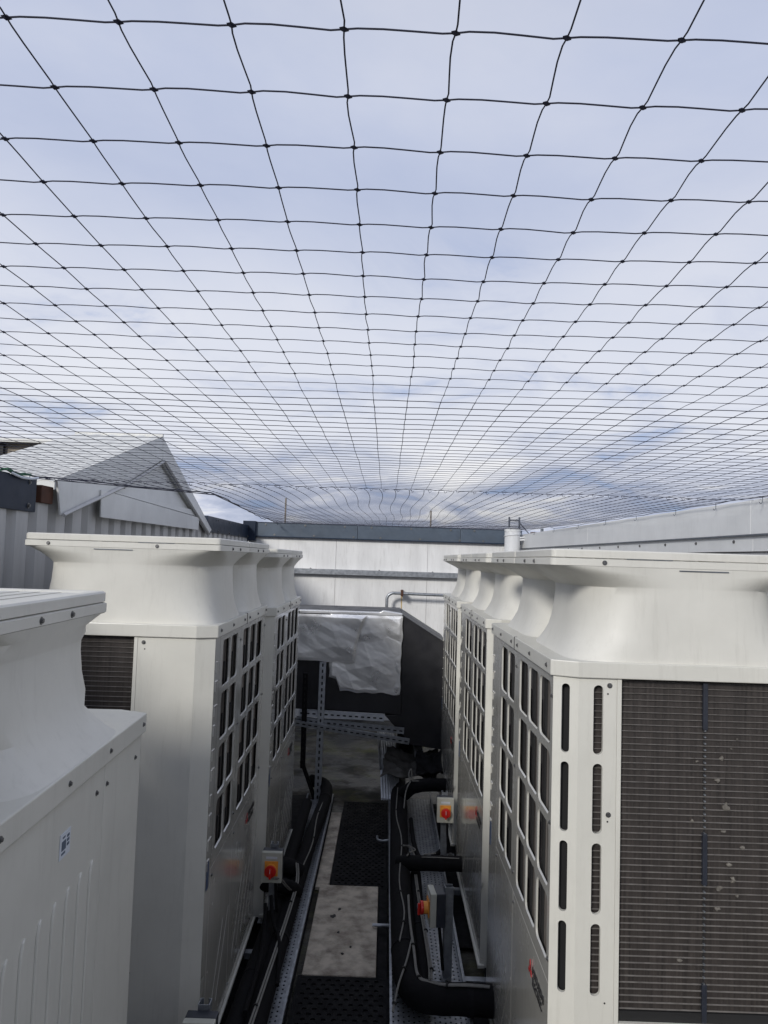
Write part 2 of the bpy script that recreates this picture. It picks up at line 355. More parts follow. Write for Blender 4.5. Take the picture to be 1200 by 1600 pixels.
def make_shroud(unit, cx, cy, z0, hx=.327, hy=.39, h=.338, wy=.337, fy=.362, wn=2.9):
    mb = MB(); f_ = h/.338; K = 112; wx = hx-.005
    prof = [(0, 1, 7), (.004, .94, 6.5), (.018, .78, 5.6), (.04, .55, 4.8), (.07, .32, 3.9), (.105, .15, wn+.5), (.15, .05, wn+.15), (.20, 0, wn), (.224, 0, wn)]
    up_ = [(.229, .05, wn+.1), (.244, .27, wn+.7), (.262, .58, 5.0), (.288, .99, 18)]
    def sec(z, i=0.0):
        r = []
        for q in prof:
            r.append(superell(wx+(hx-.001-wx)*q[1]-i, wy+(fy-wy)*q[1]-i, q[2], K, cx, cy, z0+q[0]*f_))
        for q in up_:
            r.append(superell(wx+(hx-.001-wx)*q[1]-i, wy+(hy-wy)*q[1]-i, q[2], K, cx, cy, z0+q[0]*f_))
        return r
    ring_surface(mb, sec(0)); ring_surface(mb, sec(0, .006)[::-1])
    sh = mb.build('fan_shroud', PLASTIC, unit, smooth=True)
    t = z0 + .288*f_; R0 = 9
    lo = MB(); ring_surface(lo, [rrect(hx-e, hy-e, cx, cy, z) for e, z in
        ((.03, t-.003), (.004, t-.002), (0, t+.001), (0, t+.021), (.004, t+.023), (.03, t+.023))])
    lo.build('rim_lower_band', PLASTIC, sh, smooth=True)
    up = MB(); ring_surface(up, [rrect(hx-e, hy-e, cx, cy, z) for e, z in
        ((.03, t+.0245), (.006, t+.0245), (.003, t+.026), (.003, t+.046), (.007, t+.050), (.035, t+.050), (.04, t+.046), (.04, t+.025))])
    up.build('rim_upper_band', PLASTIC, sh, smooth=True)
    g = MB(); m_ = 13
    for i in range(m_):
        y = cy-hy*.86+hy*1.72*(i+.5)/m_; wdt = hx*.89
        g.box(cx-wdt, cx+wdt, y-hy*.06, y+hy*.042, t+.041, t+.046)
    for x in (-.5, 0, .5): g.box(cx+hx*x-.006, cx+hx*x+.006, cy-hy*.88, cy+hy*.88, t+.031, t+.0405)
    g.build('fan_guard', PLASTIC, sh)
    fan = MB(); fan.cyl((cx, cy, z0+.08), .06, .07, 'z', 20)
    for b_ in range(4):
        a = b_*pi/2+.3
        T = Matrix.Translation((cx, cy, z0+.115)) @ Matrix.Rotation(a, 4, 'Z') @ Matrix.Rotation(.45, 4, 'X')
        fan.add([(.05, -.04, 0), (.24, -.09, 0), (.26, .06, 0), (.05, .04, 0), (.05, -.04, .004), (.24, -.09, .004), (.26, .06, .004), (.05, .04, .004)],
                [(0, 3, 2, 1), (4, 5, 6, 7), (0, 1, 5, 4), (1, 2, 6, 5), (2, 3, 7, 6), (3, 0, 4, 7)], T)
    fan.build('fan', DARK, sh)
    for px_, py_, nn_ in ((cx+hx*.22, cy-hy, (0, -1, 0)), (cx-hx*.3, cy-hy, (0, -1, 0)), (cx+hx, cy-hy*.62, (1, 0, 0)), (cx+hx, cy+hy*.70, (1, 0, 0)), (cx-hx, cy-hy*.35, (-1, 0, 0)), (cx-hx, cy+hy*.75, (-1, 0, 0))):
        bolt(sh, (px_, py_, t+.011), nn_, .85)
    cl_ = MB()
    for sx in (-1, 1):
        cl_.box(min(cx+sx*hx, cx+sx*(hx+.002)), max(cx+sx*hx, cx+sx*(hx+.002)), cy-.20, cy-.06, t+.0235, t+.0252)
        cl_.box(min(cx+sx*hx, cx+sx*(hx+.0015)), max(cx+sx*hx, cx+sx*(hx+.0015)), cy-.04, cy+.11, t-.008, t-.005)
    tag(cl_.build('rim_clips', GALVD, sh), kind='stuff')
    return sh

def diamonds(unit, x, z, s):
    mb = MB()
    def rh(cx, cz, a):                                   # rhombus pointing along angle a from (cx,cz)
        u = (cos(a), sin(a)); v = (-sin(a), cos(a)); l, w = s, s*.29
        pts = [(cx, cz), (cx+u[0]*l*.5+v[0]*w, cz+u[1]*l*.5+v[1]*w), (cx+u[0]*l, cz+u[1]*l), (cx+u[0]*l*.5-v[0]*w, cz+u[1]*l*.5-v[1]*w)]
        mb.add([(p[0], -.0045, p[1]) for p in pts]+[(p[0], -.002, p[1]) for p in pts],
               [(0, 1, 2, 3), (4, 7, 6, 5), (0, 4, 5, 1), (1, 5, 6, 2), (2, 6, 7, 3), (3, 7, 4, 0)])
    for a in (pi/2, pi/2+2*pi/3, pi/2-2*pi/3): rh(x, z, a)
    return mb.build('emblem', LOGOR, unit)
def text_mesh(body, size, extr=.0008):
    cu = bpy.data.curves.new('lettering', 'FONT'); cu.body = body; cu.size = size; cu.extrude = extr; cu.space_character = .95
    cu.resolution_u = 2
    o = bpy.data.objects.new('lettering', cu); COL.objects.link(o)
    bpy.context.view_layer.update(); dg = bpy.context.evaluated_depsgraph_get()
    me = bpy.data.meshes.new_from_object(o.evaluated_get(dg)); bpy.data.objects.remove(o); return me
LETT = {}
def lettering(parent, body, size, T, m_):
    k = (body, size, m_.name)
    if k not in LETT:
        me = text_mesh(body, size); me.materials.clear(); me.materials.append(m_); me.name = 'lettering'; LETT[k] = me
    return inst('lettering', LETT[k], parent, T)
FACE = Matrix.Rotation(pi/2, 4, 'X')                     # text stood up, facing local -y

def make_unit(label, loc, rot, kind='R', H=1.71, slots=False, coil_at=None, p2=(.29, .64), p3=(.73, 1.285), plain=False, group=None, rimn=8.0, coil_y=.185, D=.77, scy=.372, shy=.382, shx=.327, cxs=(.338, .998), swy=.350, sfy=.366, swn=2.9):
    u = thing('air_conditioning_unit', label, 'air conditioner', loc, rot, group)
    HB = H-.05                                            # underside of the lid
    plan = [(0, D), (0, CY), (CX, 0), (W-CX, 0), (W, CY), (W, D)]
    # lid with chamfered corners and a small overhang
    lid = MB(); o_ = .010
    lid.prism([(-o_, D+o_), (-o_, CY-.004), (CX-.004, -o_), (W-CX+.004, -o_), (W+o_, CY-.004), (W+o_, D+o_)], .048, Matrix.Translation((0, 0, HB+.002)))
    ld = lid.build('top_cover', PAINT, u, bevel=.003)
    for x in ((.08, .33, .60, .735, .98, 1.255) if not plain else (.10, .50, .78, 1.02, 1.28)): bolt(ld, (x, -o_-.0005, HB+.026), (0, -1, 0), .85 if not plain else .65)
    if not plain:
        se = MB(); se.box(.665, .668, -o_-.002, -o_+.01, HB+.001, HB+.051); se.build('cover_joint', DARK, ld)
    # dark core behind grilles and coils
    co = MB(); co.box(.06, W-.06, .075, D-.06, .05, HB-.004); co.build('inner_core', DARK, u)
    # base frame
    bs = MB(); bs.prism([(0, D), (0, CY), (CX, 0), (W-CX, 0), (W, CY), (W, D)], .035); bs.box(.01, W-.01, -.012, .02, 0, .014)
    bs.build('base_pan', PAINT, u)
    for x in (.12, W-.22):
        ft = MB(); ft.box(x, x+.1, .04, D-.04, -.1, -.002); ft.build('base_rail', GALVD, u)
    # corner posts
    def post(x0, x1, y0, y1, holes, endx, coil_edge):
        # chamfer face + end face as a folded plate; endx is the end plane
        sgn = 1 if endx > .5 else -1
        xa = W-CX if sgn > 0 else CX
        mb = MB(); th = .012
        L1_ = math.hypot(CX, CY); dx, dy = (endx-xa)/L1_, CY/L1_; nxn, nyn = -dy*sgn*0, 0
        inn = Vector((-dy*sgn, dx*sgn, 0)).normalized() if sgn > 0 else Vector((dy, -dx, 0)).normalized()
        if inn.y < 0: inn = -inn
        def cham(s_, z, d): return (xa+dx*s_+inn.x*d, dy*s_+inn.y*d, z)
        def endf(s_, z, d): return (endx-sgn*d, CY+s_, z)
        z0, z1 = .036, HB+.001; we = coil_edge-CY
        ms = HB-.02
        if holes:
            zs = [(ms-.232*k-.205, ms-.232*k) for k in range(4)]
            for mp_, wd, hc, hw in ((cham, L1_, L1_*.5, .0120), (endf, we, we*.52, .0145)):
                cells = []; cur = z1
                for (a, b) in zs:
                    cells.append((0, wd, a-.0135, b+.0135, hc-hw, hc+hw, a, b))
                cells.append((0, wd, zs[0][1]+.0135, z1, None)); cells.append((0, wd, z0, zs[-1][0]-.0135, None))
                holed(mb, cells, th, mp_, rad=.014, n=5)
        else:
            holed(mb, [(0, L1_, z0, z1, None)], th, cham); holed(mb, [(0, we, z0, z1, None)], th, endf)
        pp = mb.build('corner_post', PAINT, u)
        ed = MB(); x_in = endx-sgn*.05
        ed.box(min(endx+sgn*.002, x_in), max(endx+sgn*.002, x_in), coil_edge+.0005, coil_edge+.014, .036, HB)
        ed.build('post_edge', PAINT, pp, bevel=.001)
        for z in (HB-.02, HB-.40, .50, .12): bolt(pp, (endx, coil_edge-.022, z), (sgn, 0, 0), .9)
        sc = MB()
        for z, yy in ((HB-.045, .035), (HB-.42, .02), (.72, .03), (.42, .055)): sc.cyl((endx-.001 if sgn > 0 else endx-.0005, coil_edge-.02-yy*.2, z), .0028, .0015, 'x', 8)
        tag(sc.build('screw_holes', DARK, pp), kind='stuff')
        return pp
    ce_r = coil_y if coil_at == 'right' else .20
    ce_l = coil_y if coil_at == 'left' else .20
    post(0, 0, 0, 0, slots, W, ce_r); post(0, 0, 0, 0, False, 0, ce_l)
    # end coils with horizontal tube rows
    for endx, sgn, ce in ((W, 1, ce_r), (0, -1, ce_l)):
        x = endx-sgn*.022; vis = (coil_at == 'right' and sgn > 0) or (coil_at == 'left' and sgn < 0)
        cb = 0.665
        c_ = MB(); c_.box(min(x, x-sgn*.03), max(x, x-sgn*.03), ce-.08 if slots or vis else ce, D-.03, cb, HB)
        coil = c_.build('end_coil', FIN, u)
        if vis:
            tb = MB(); nrow = 53
            for i in range(nrow):
                z = cb+.012+(HB-cb-.02)*i/(nrow-1)
                dz = .0012*noise.noise(Vector((0, 3, i*.7)))
                tb.add([(x+sgn*.001, ce-.08, z+dz), (x+sgn*.006, ce-.08, z+.001+dz), (x+sgn*.001, ce-.08, z+.0028+dz),
                        (x+sgn*.001, D-.03, z), (x+sgn*.006, D-.03, z+.001), (x+sgn*.001, D-.03, z+.0028)],
                       [(0, 1, 4, 3), (1, 2, 5, 4), (0, 3, 5, 2), (0, 2, 1), (3, 4, 5)])
            tag(tb.build('coil_tube_rows', TUBE, coil), kind='stuff')
            for (a, b) in ((HB-.145, HB-.005), (HB-.60, HB-.45), (HB-1.03, HB-.885)):
                if b > cb and sgn > 0:
                    br = MB(); br.box(x-.002, x+sgn*.012, ce+.264, ce+.278, max(a, cb), b); br.build('coil_clamp', IDARK, coil, bevel=.002)
            if sgn > 0:
                st = MB(); st.box(x+.0005, x+.0015, ce+.268, ce+.274, cb, HB-.01)
                st.build('coil_gap', DARK, coil)
                dt = MB(); z = HB-.15
                while z > cb+.02:
                    dt.box(x+.0016, x+.010, ce+.2685, ce+.2735, z, z+.004); z -= .0189
                tag(dt.build('return_bends', GALV, coil), kind='stuff')
                rr = random.Random(3)
                for (yy, zz, s_) in ((.352, 1.46, .0045), (.325, 1.43, .012), (.31, 1.365, .011), (.338, 1.29, .017), (.33, 1.215, .010), (.345, 1.12, .012), (.318, 1.05, .012),
                                     (.385, 1.17, .009), (.36, 1.075, .015), (.37, 1.03, .008), (.31, .99, .012), (.235, 1.245, .009), (.20, .84, .010), (.275, 1.56, .005), (.37, 1.49, .005), (.25, 1.42, .007)):
                    lm = MB(); pts = []
                    for i in range(8):
                        a = 2*pi*i/8; q = s_*.72*(.35+rr.random()*1.0); pts.append((x+.005, ce+yy+q*cos(a), zz+q*sin(a)*.8))
                    lm.add(pts+[(x+.004+s_*.35, ce+yy, zz)]+[(x-.002, p[1], p[2]) for p in pts],
                           [(i, (i+1) % 8, 8) for i in range(8)]+[(i, 9+i, 9+(i+1) % 8, (i+1) % 8) for i in range(8)])
                    lm.build('lint_tuft', LINT, coil, smooth=True)
        gp_ = MB(); gp_.box(min(x-sgn*.002, x+sgn*.008), max(x-sgn*.002, x+sgn*.008), ce, D-.03, cb, cb+.028); gp_.build('coil_drain_gap', DARK, coil)
        lp = MB(); lp.box(min(endx, endx-sgn*.015), max(endx, endx-sgn*.015), ce+.015, D-.01, .036, cb-.001)
        lp.build('lower_end_panel', PAINT, u, bevel=.002)
        bc = MB(); bc.box(min(endx, endx-sgn*.04), max(endx, endx-sgn*.04), D-.028, D, .036, HB); bc.build('rear_post', PAINT, u)
    bk = MB(); bk.box(.041, W-.041, D-.03, D-.01, .036, HB); bk.build('back_panel', FINV, u)
    # front
    fm = lambda a, b, d: (a, d, b)
    if not plain:
        wz0, wz1 = .79, HB-.012; nr = 4; ph = (wz1-wz0)/nr
        fc = MB(); fc.box(.05, W-.05, .020, .05, .74, HB-.003)
        fc.build('front_coil', FINV, u)
        for xx in (.044, W-.049):
            ck = MB(); ck.box(xx, xx+.005, .014, .074, .70, HB-.003); ck.build('coil_end_plate', DARK, u)
        rods = MB()                                       # uneven vertical dark gaps between coil and inner sheet seen through the grille
        rr = random.Random(11)
        for c0, c1, nc in ((p2[0], p2[1], 2), (p3[0], p3[1], 3)):
            for i in range(nc):
                a = c0+(c1-c0)*i/nc; b = c0+(c1-c0)*(i+1)/nc
                rods.box(a+.01, a+.01+(b-a)*(.18+.12*rr.random()), .0150, .0195, .76, HB-.004)
                z = .8
                while z < HB-.15:
                    hgt = .06+.07*rr.random(); q = a+(b-a)*.72
                    rods.box(q, q+.018, .0140, .0194, z, z+hgt); z += .213
        tag(rods.build('inner_gaps', DARK, u), kind='stuff')
        seam = (p2[1]+p3[0])/2
        for (a0, a1, c0, c1, nc, nm) in ((p2[0]-.045, seam-.0015, p2[0], p2[1], 2, 'grille_panel'), (seam+.0015, W-CX-.001, p3[0], p3[1], 3, 'grille_panel')):
            mb = MB(); cells = []; cw = (c1-c0)/nc
            for i in range(nc):
                for j in range(nr):
                    x0, x1 = c0+cw*i, c0+cw*(i+1); z0, z1 = wz0+ph*j, wz0+ph*(j+1)
                    cells.append((x0, x1, z0, z1, x0+.0105, x1-.0105, z0+.0125, z1-.0125))
            cells += [(a0, c0, wz0, wz1, None), (c1, a1, wz0, wz1, None), (a0, a1, wz1, HB, None), (a0, a1, wz0-.035, wz0, None)]
            holed(mb, cells, .006, fm, rad=.024, n=5, lip=.0025)
            gp = mb.build(nm, GLOSSY, u)
            for z in (wz1-.05, (wz0+wz1)/2, wz0+.03): bolt(gp, (a1-.008, -.0005, z), (0, -1, 0), .8)
            # lower service panel under this grille
            lp = MB(); t_ = wz0-.038
            lp.box(a0, a1, 0, .012, .016, t_)
            l_ = lp.build('service_panel', GLOSSY, u, bevel=.0015)
            x = a0+.10
            while x < a1-.16:
                T = Matrix.Translation((x, -.0005, .13)) @ Matrix.Rotation(.62, 4, 'Y')
                rb = MB(); rb.box(-.005, .005, -.0002, .001, 0, .36, T); rb.build('pressed_rib', GLOSSY, l_, bevel=.0003); x += .115
            for z in (t_-.03, .06): bolt(l_, (a0+.02, -.0005, z), (0, -1, 0), .8)
        bl = MB(); a0, a1 = CX+.001, p2[0]-.047
        bl.box(a0, a1, .0, .012, .016, HB)
        b_ = bl.build('blank_panel', GLOSSY, u, bevel=.0015)
        em = MB(); z = HB-.10; k = 0
        if a1-a0 > .06:
            while z > .75:
                em.box(a0+.02, a0+.05+.012*(k % 3), -.003, .001, z, z+.006); em.box(a0+.02, a0+.026, -.003, .001, z-.035, z)
                z -= .075+.02*(k % 2); k += 1
            tag(em.build('pressed_marks', GLOSSY, b_, bevel=.0015), kind='stuff')
        s_ = MB(); s_.box(a0+.02, a0+.055, -.0022, -.0005, .70, .80); s_.build('sticker', STBL, b_)
        e = diamonds(u, 1.00+(p3[0]-.68), .662, .030)
        for z_, tx in ((.664, 'MITSUBISHI'), (.630, 'ELECTRIC')):
            lettering(u, tx, .036, Matrix.Translation((1.036+(p3[0]-.68), -.0035, z_)) @ FACE, LOGOK)
    else:
        seam = 1.02
        for a0, a1 in ((CX+.001, seam-.001), (seam+.001, W-CX-.001)):
            pm = MB(); pm.box(a0, a1, 0, .012, .016, HB); p_ = pm.build('front_panel', PAINT, u, bevel=.0015)
            for x in ((a0+.015), a1-.05):
                for z in (HB-.05, .5, .06): bolt(p_, (x, -.0005, z), (0, -1, 0), .65)
        rb = []
        for k in range(9):
            x = 1.305-(1.957-1.60)-.0655*k
            r_ = MB(); top = H-.255
            pth = [(x+.016, -.0005, top+.018), (x+.008, -.001, top+.013), (x+.002, -.0012, top-.002), (x, -.001, top-.03), (x, -.001, .12)]
            r_.tube(pth, [.002, .0034, .0036, .0034, .0025], 8); r_.build('pressed_rib', PAINT, p_, smooth=True)
        st = MB(); x = 1.305-(1.957-1.45)
        st.box(x-.026, x+.026, -.0015, -.0003, H-.165, H-.118); sk = st.build('sticker', STW, p_, bevel=.0003)
        ink = MB(); ink.box(x-.018, x+.002, -.0022, -.001, H-.150, H-.133)
        for q in range(3): ink.box(x+.008, x+.019, -.0022, -.001, H-.148+.008*q, H-.143+.008*q)
        ink.box(x-.018, x+.000, -.0022, -.001, H-.158, H-.154); ink.box(x-.014, x-.002, -.0022, -.001, H-.128, H-.125)
        tag(ink.build('printed_blocks', STB, sk), kind='stuff')
        hd = MB(); hd.box(W-CX-.05, W-CX-.012, -.006, .0, .43, .445); hd.build('panel_lip', PAINT, p_)
    for k, cx in enumerate(cxs):
        make_shroud(u, cx, scy, H-.001, hx=shx, hy=shy, h=.338 if not plain else .318, wy=swy, fy=sfy, wn=swn)
    # slightly raised plate between the shrouds and the lid
    return u

R1 = make_unit('nearest unit on the right with slotted corner post and exposed brown coil', (.518, 3.60, .1), -pi/2, slots=True, coil_at='right', D=.85, scy=.410, shy=.430, cxs=(.352, 1.008), swy=.318, sfy=.366, swn=3.1, group='fan units in the right row')
R2 = make_unit('second unit of the right row, behind the side-on switch with plain corner', (.520, 5.12, .1), -pi/2, coil_at='right', D=.85, scy=.410, shy=.430, cxs=(.352, 1.008), swy=.318, sfy=.366, swn=3.1, group='fan units in the right row')
R3 = make_unit('farthest unit of the right row, beside the black duct', (.520, 6.68, .1), -pi/2, slots=True, coil_at='right', D=.85, scy=.410, shy=.430, cxs=(.352, 1.008), swy=.318, sfy=.366, swn=3.1, group='fan units in the right row')
L2 = make_unit('middle unit of the left row with black coil on its near end', (-.653, 2.865, .112), pi/2+.014, coil_at='left', p2=(.17, .52), p3=(.63, 1.225), group='fan units in the left row', coil_y=.29)
L3 = make_unit('farthest unit of the left row, next to the silver foil', (-.632, 4.24, .09), pi/2+.006, coil_at='left', p2=(.17, .52), p3=(.63, 1.225), group='fan units in the left row', coil_y=.29)
a_ = .0483; x0 = W-CX
L1 = make_unit('nearest unit at bottom left, plain front with pressed ribs and white sticker', (-.623+x0*sin(a_), 1.957-x0*cos(a_), .1), pi/2+a_, H=1.58, plain=True, coil_at=None, group='fan units in the left row', scy=.425, shy=.365, shx=.303, cxs=(.258, .868), swy=.350, sfy=.432, swn=5.0)

# ------------------------------------------------------------------ back wall
YB = 9.8
bw = thing('back_wall', 'white panelled wall across the far end under blue-grey coping', 'wall', (0, YB, 0))
xs = [-1.80, -.678, .528, 1.76]
xs = [-1.84, -.676, .530, 1.78]
for a, b in zip(xs, xs[1:]):
    p = MB(); p.box(a+.0012, b-.0012, 0, .12, 0, ZC+.25); pp = p.build('wall_panel', WWHITE, bw, bevel=.003)
    g = MB(); x = a+.1
    while x < b-.05: g.box(x-.001, x+.001, -.0015, .001, 0, ZC+.25); x += .1
    g.build('panel_groove', WWHITE, pp)
bk = MB(); bk.box(-1.86, 1.8, .125, .16, 0, ZC+.24); bk.build('backing_sheet', DARK, bw)
TW = Matrix.Rotation(.0, 4, 'Y')
for a, b in ((-1.79, -.40), (-.397, .95), (.953, 1.76)):
    c = MB(); c.box(a, b, -.05, .2, ZC+.243, ZC+.425); cc = c.build('coping', NAVY, bw, bevel=.006)
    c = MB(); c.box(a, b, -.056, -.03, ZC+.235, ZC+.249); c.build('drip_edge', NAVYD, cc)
    x = a+.18
    while x < b:
        bolt(cc, (x, -.0505, ZC+.40), (0, -1, 0), 1.6); bolt(cc, (x+.12, -.0505, ZC+.268), (0, -1, 0), 1.6); x += .52
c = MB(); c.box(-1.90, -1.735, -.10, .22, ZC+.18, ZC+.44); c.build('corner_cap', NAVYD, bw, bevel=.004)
c = MB(); c.add([(.195, -.001, ZC-.47), (.215, -.001, ZC-.47), (.210, -.001, ZC-.80), (.20, -.001, ZC-.80)], [(0, 1, 2, 3)]); c.build('rust_streak', RUST, bw)
pr = thing('steel_rail', 'grey galvanised rail fixed along the white back wall', 'rail', (0, YB, 0))
p = MB(); p.box(-1.7, 1.6, -.085, -.003, ZC-.228, ZC-.222); p.box(-1.7, 1.6, -.088, -.082, ZC-.228, ZC-.160); p.box(-1.7, 1.6, -.082, -.003, ZC-.166, ZC-.160)
p.build('channel', GALV, pr, bevel=.001)
for x in (-1.26, -1.0, -.1, .6): bolt(pr, (x, -.04, ZC-.159), (0, 0, 1), 1.6)
cp = thing('conduit_pipe', 'bent galvanised handrail pipe rising above the black duct', 'pipe', (0, 0, 0))
p = MB(); p.tube(smoothpath([R(.012, 9.62, -1.2), R(.012, 9.62, -.6), R(.02, 9.62, -.49), R(.07, 9.62, -.445), R(.14, 9.62, -.44), R(.5, 9.62, -.445), R(1.2, 9.62, -.45)], 5), .020, 10)
p.build('bent_tube', GALV, cp, smooth=True)
p = MB(); p.box(.19, .22, 9.59, 9.80, ZC-.475, ZC-.40); p.build('pipe_clip', BROWN, cp)
# white vent pipe in the far right corner
vp = thing('vent_pipe', 'white vertical vent pipe in the far right corner', 'pipe', (1.60, 9.55, 0))
p = MB(); p.cyl((0, 0, 0), .100, ZC+.40, 'z', 28); p.build('pipe', WPIPE, vp, smooth=True)
p = MB(); p.tube([(0, 0, ZC+.401), (0, 0, ZC+.425), (0, 0, ZC+.445), (0, 0, ZC+.455)], [.104, .104, .07, .02], 28); p.build('cap', LGREY, vp, smooth=True)
p = MB(); p.tube([(.106*cos(a*pi/12), .106*sin(a*pi/12), ZC+.30+.003*a) for a in range(25)], .006, 6); p.tube([(.09, -.04, ZC+.32), (.2, -.06, ZC+.335)], .012, 6)
p.tube([(.09, -.04, ZC+.29), (.2, -.06, ZC+.30)], .012, 6); p.build('clamp', WPIPE, vp, smooth=True)
tb = MB(); tb.box(1.80, 1.90, 9.3, 9.42, ZC+.25, ZC+.39)
tag(tb.build('timber_block', BROWN, bevel=.006), 'small brown timber block beside the white vent pipe', 'timber block')
for (x, y, h, lab) in ((-1.95, 14, 1.08, 'leftmost thin rusty post standing beyond the back wall'), (.80, 14, .93, 'short brown post beyond the middle of the back wall')):
    q = MB(); q.tube([(x, y, -7), (x, y, ZC+h)], .017, 6); tag(q.build('thin_post', BEIGE), lab, 'post', 'thin posts beyond the back wall')
mf = thing('mast_frame', 'twin thin dark masts with crossbar beyond the vent pipe', 'mast', (2.3, 14, 0), group=None)
for k, x in enumerate((-.02, .17)):
    q = MB(); q.tube([(x, 0, -7), (x, 0, ZC+.86)], .018, 6); q.build('mast', GALVD, mf)
q = MB(); q.tube([(-.02, 0, ZC+.80), (.17, 0, ZC+.80)], .012, 6); q.tube([(.17, 0, ZC+.76), (.42, 0, ZC+.48)], .01, 6); q.build('crossbar', GALVD, mf)
q = MB(); q.tube([(2.9, 14, -7), (2.9, 14, ZC+.66)], .03, 6); tag(q.build('thin_post', GALVD), 'rightmost thin grey post beyond the vent pipe', 'post', 'thin posts beyond the back wall')

# ------------------------------------------------------------------ right wall
def wall_frame(x0, y0, x1, y1):
    """matrix: local x along wall from (x0,y0) to (x1,y1), local y to the left of it"""
    d = Vector((x1-x0, y1-y0, 0)); a = math.atan2(d.y, d.x)
    return Vector((x0, y0, 0)), a, d.length
rp, ra, rl = wall_frame(2.02, .2, 1.735, 9.78)            # local +y points to -X (into the aisle)
rw = thing('right_wall', 'pale grey wall and coping running along the right side', 'wall', rp, ra)
segs = [(-2.5, 1.3), (1.3, 3.72), (3.72, 6.6), (6.6, 9.50)]
ZT = ZC+.368
for a, b in segs:
    c = MB(); c.box(a+.001, b-.001, -.22, .0, ZT-.18, ZT); cc = c.build('coping', LGREY, rw, bevel=.003)
    c = MB(); c.box(a+.001, b-.001, -.18, -.012, ZT-.27, ZT-.182); c.build('lower_flashing', LGREY, cc, bevel=.002)
    c = MB(); c.box(a+.001, b-.001, -.012, .004, ZT-.188, ZT-.1805); c.build('drip_edge', GALVD, cc)
    x = a+.2
    while x < b: bolt(cc, (x, -.0115, ZT-.215), (0, 1, 0), 1.15); x += .47
for k in range(10):
    a = -2.5+k*1.2
    c = MB(); c.box(a+.004, a+1.196, -.12, -.03, 0, ZT-.275); c.build('wall_panel', CLAD if False else WWHITE, rw, bevel=.003)

nw = thing('unseen_near_wall', 'unseen white panelled wall added behind the viewpoint to darken the aisle', 'wall', (0, -2.5, 0))  # unseen wall, added to block low sky light and darken the aisle
for k in range(4):
    c = MB(); c.box(-2.0+k*1.05+.003, -2.0+(k+1)*1.05-.003, -.12, 0, 0, ZC+.25); c.build('wall_panel', WWHITE, nw, bevel=.003)
c = MB(); c.box(-2.0, 2.2, -.2, .05, ZC+.252, ZC+.40); c.build('coping', NAVY, nw, bevel=.005)

# ------------------------------------------------------------------ left wall (ribbed cladding)
lp_, la, ll = wall_frame(-1.84, 9.78, -1.90, -2.0)          # local +y points +X (into the aisle)
lw = thing('left_wall', 'grey ribbed metal wall with dark blue coping on the left', 'wall', lp_, la)
def Lx(Y): return (9.78-Y)
def sheet(x0, x1, z0, z1, m_, parent, name='cladding_sheet', per=.22, dep=.035, z1b=None):
    mb = MB(); pr_ = []; x = x0
    while x < x1-1e-6:
        for t, d in ((0, 0), (.12*per/.22, 0), (.145*per/.22, -dep), (.195*per/.22, -dep)):
            if x+t < x1: pr_.append((x+t, d))
        x += per
    pr_.append((x1, 0)); n = len(pr_)
    vs = [(a, d, z0) for a, d in pr_]+[(a, d, z1) for a, d in pr_]+[(a, d-.004, z0) for a, d in pr_]+[(a, d-.004, z1) for a, d in pr_]
    fs = [(i, i+1, n+i+1, n+i) for i in range(n-1)]+[(2*n+i, 3*n+i, 3*n+i+1, 2*n+i+1) for i in range(n-1)]+[(n+i, n+i+1, 3*n+i+1, 3*n+i) for i in range(n-1)]
    mb.add(vs, fs); return mb.build(name, m_, parent)
k = 0; x = 0
while x < 11.7:
    sheet(x+.002, x+1.098, 0, ZC+.33, CLAD, lw); x += 1.1
bkp = MB(); bkp.box(0, 11.8, -.12, -.05, 0, ZC+.30); bkp.build('backing_sheet', DARK, lw)
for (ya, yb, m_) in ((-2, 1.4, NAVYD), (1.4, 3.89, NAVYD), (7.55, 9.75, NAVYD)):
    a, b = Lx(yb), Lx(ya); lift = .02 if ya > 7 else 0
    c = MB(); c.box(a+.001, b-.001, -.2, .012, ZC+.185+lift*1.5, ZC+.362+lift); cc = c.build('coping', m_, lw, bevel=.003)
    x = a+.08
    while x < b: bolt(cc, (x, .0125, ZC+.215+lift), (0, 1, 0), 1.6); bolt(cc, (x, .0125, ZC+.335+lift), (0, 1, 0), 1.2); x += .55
tb = MB(); tb.box(-1.98, -1.85, 3.93, 4.07, ZC+.24, ZC+.335)
tag(tb.build('timber_block', BROWN, bevel=.004), 'rusty brown block in the gap between dark coping and broken hood', 'timber block')

# ------------------------------------------------------------------ broken gable hood on the left wall
hd = thing('gable_hood', 'broken grey gabled hood with pale roof rising above the left wall', 'roof hood', (0, 0, 0))
XH = -1.82
def plate(pts, x, th, name, m_, parent, bev=.002):          # polygon in the (Y, rel z) plane at X=x, thickness towards -X
    mb = MB(); n = len(pts)
    mb.add([(x, a, ZC+b) for a, b in pts]+[(x-th, a, ZC+b) for a, b in pts],
           [tuple(range(n)), tuple(range(n, 2*n))[::-1]]+[(i, n+i, n+(i+1) % n, (i+1) % n) for i in range(n)])
    return mb.build(name, m_, parent, bevel=bev)
PK = (5.87, .915)
plate([(4.045, .374), PK, (5.90, .735), (5.02, .432), (4.11, .184)], XH, .012, 'barge_board', HOODG, hd)
plate([PK, (7.64, .24), (7.50, .185), (5.93, .70), (5.90, .735)], XH+.002, .012, 'barge_board', HOODG, hd)
plate([(5.05, .42), (5.90, .705), (7.30, .25), (6.9, .262), (5.0, .38)], XH-.03, .01, 'infill_panel', HOODG, hd)
q = plate([(4.64, .376), (7.081, .335), (7.068, .217), (4.658, .204)], XH+.012, .01, 'lower_board', HOODG, hd)
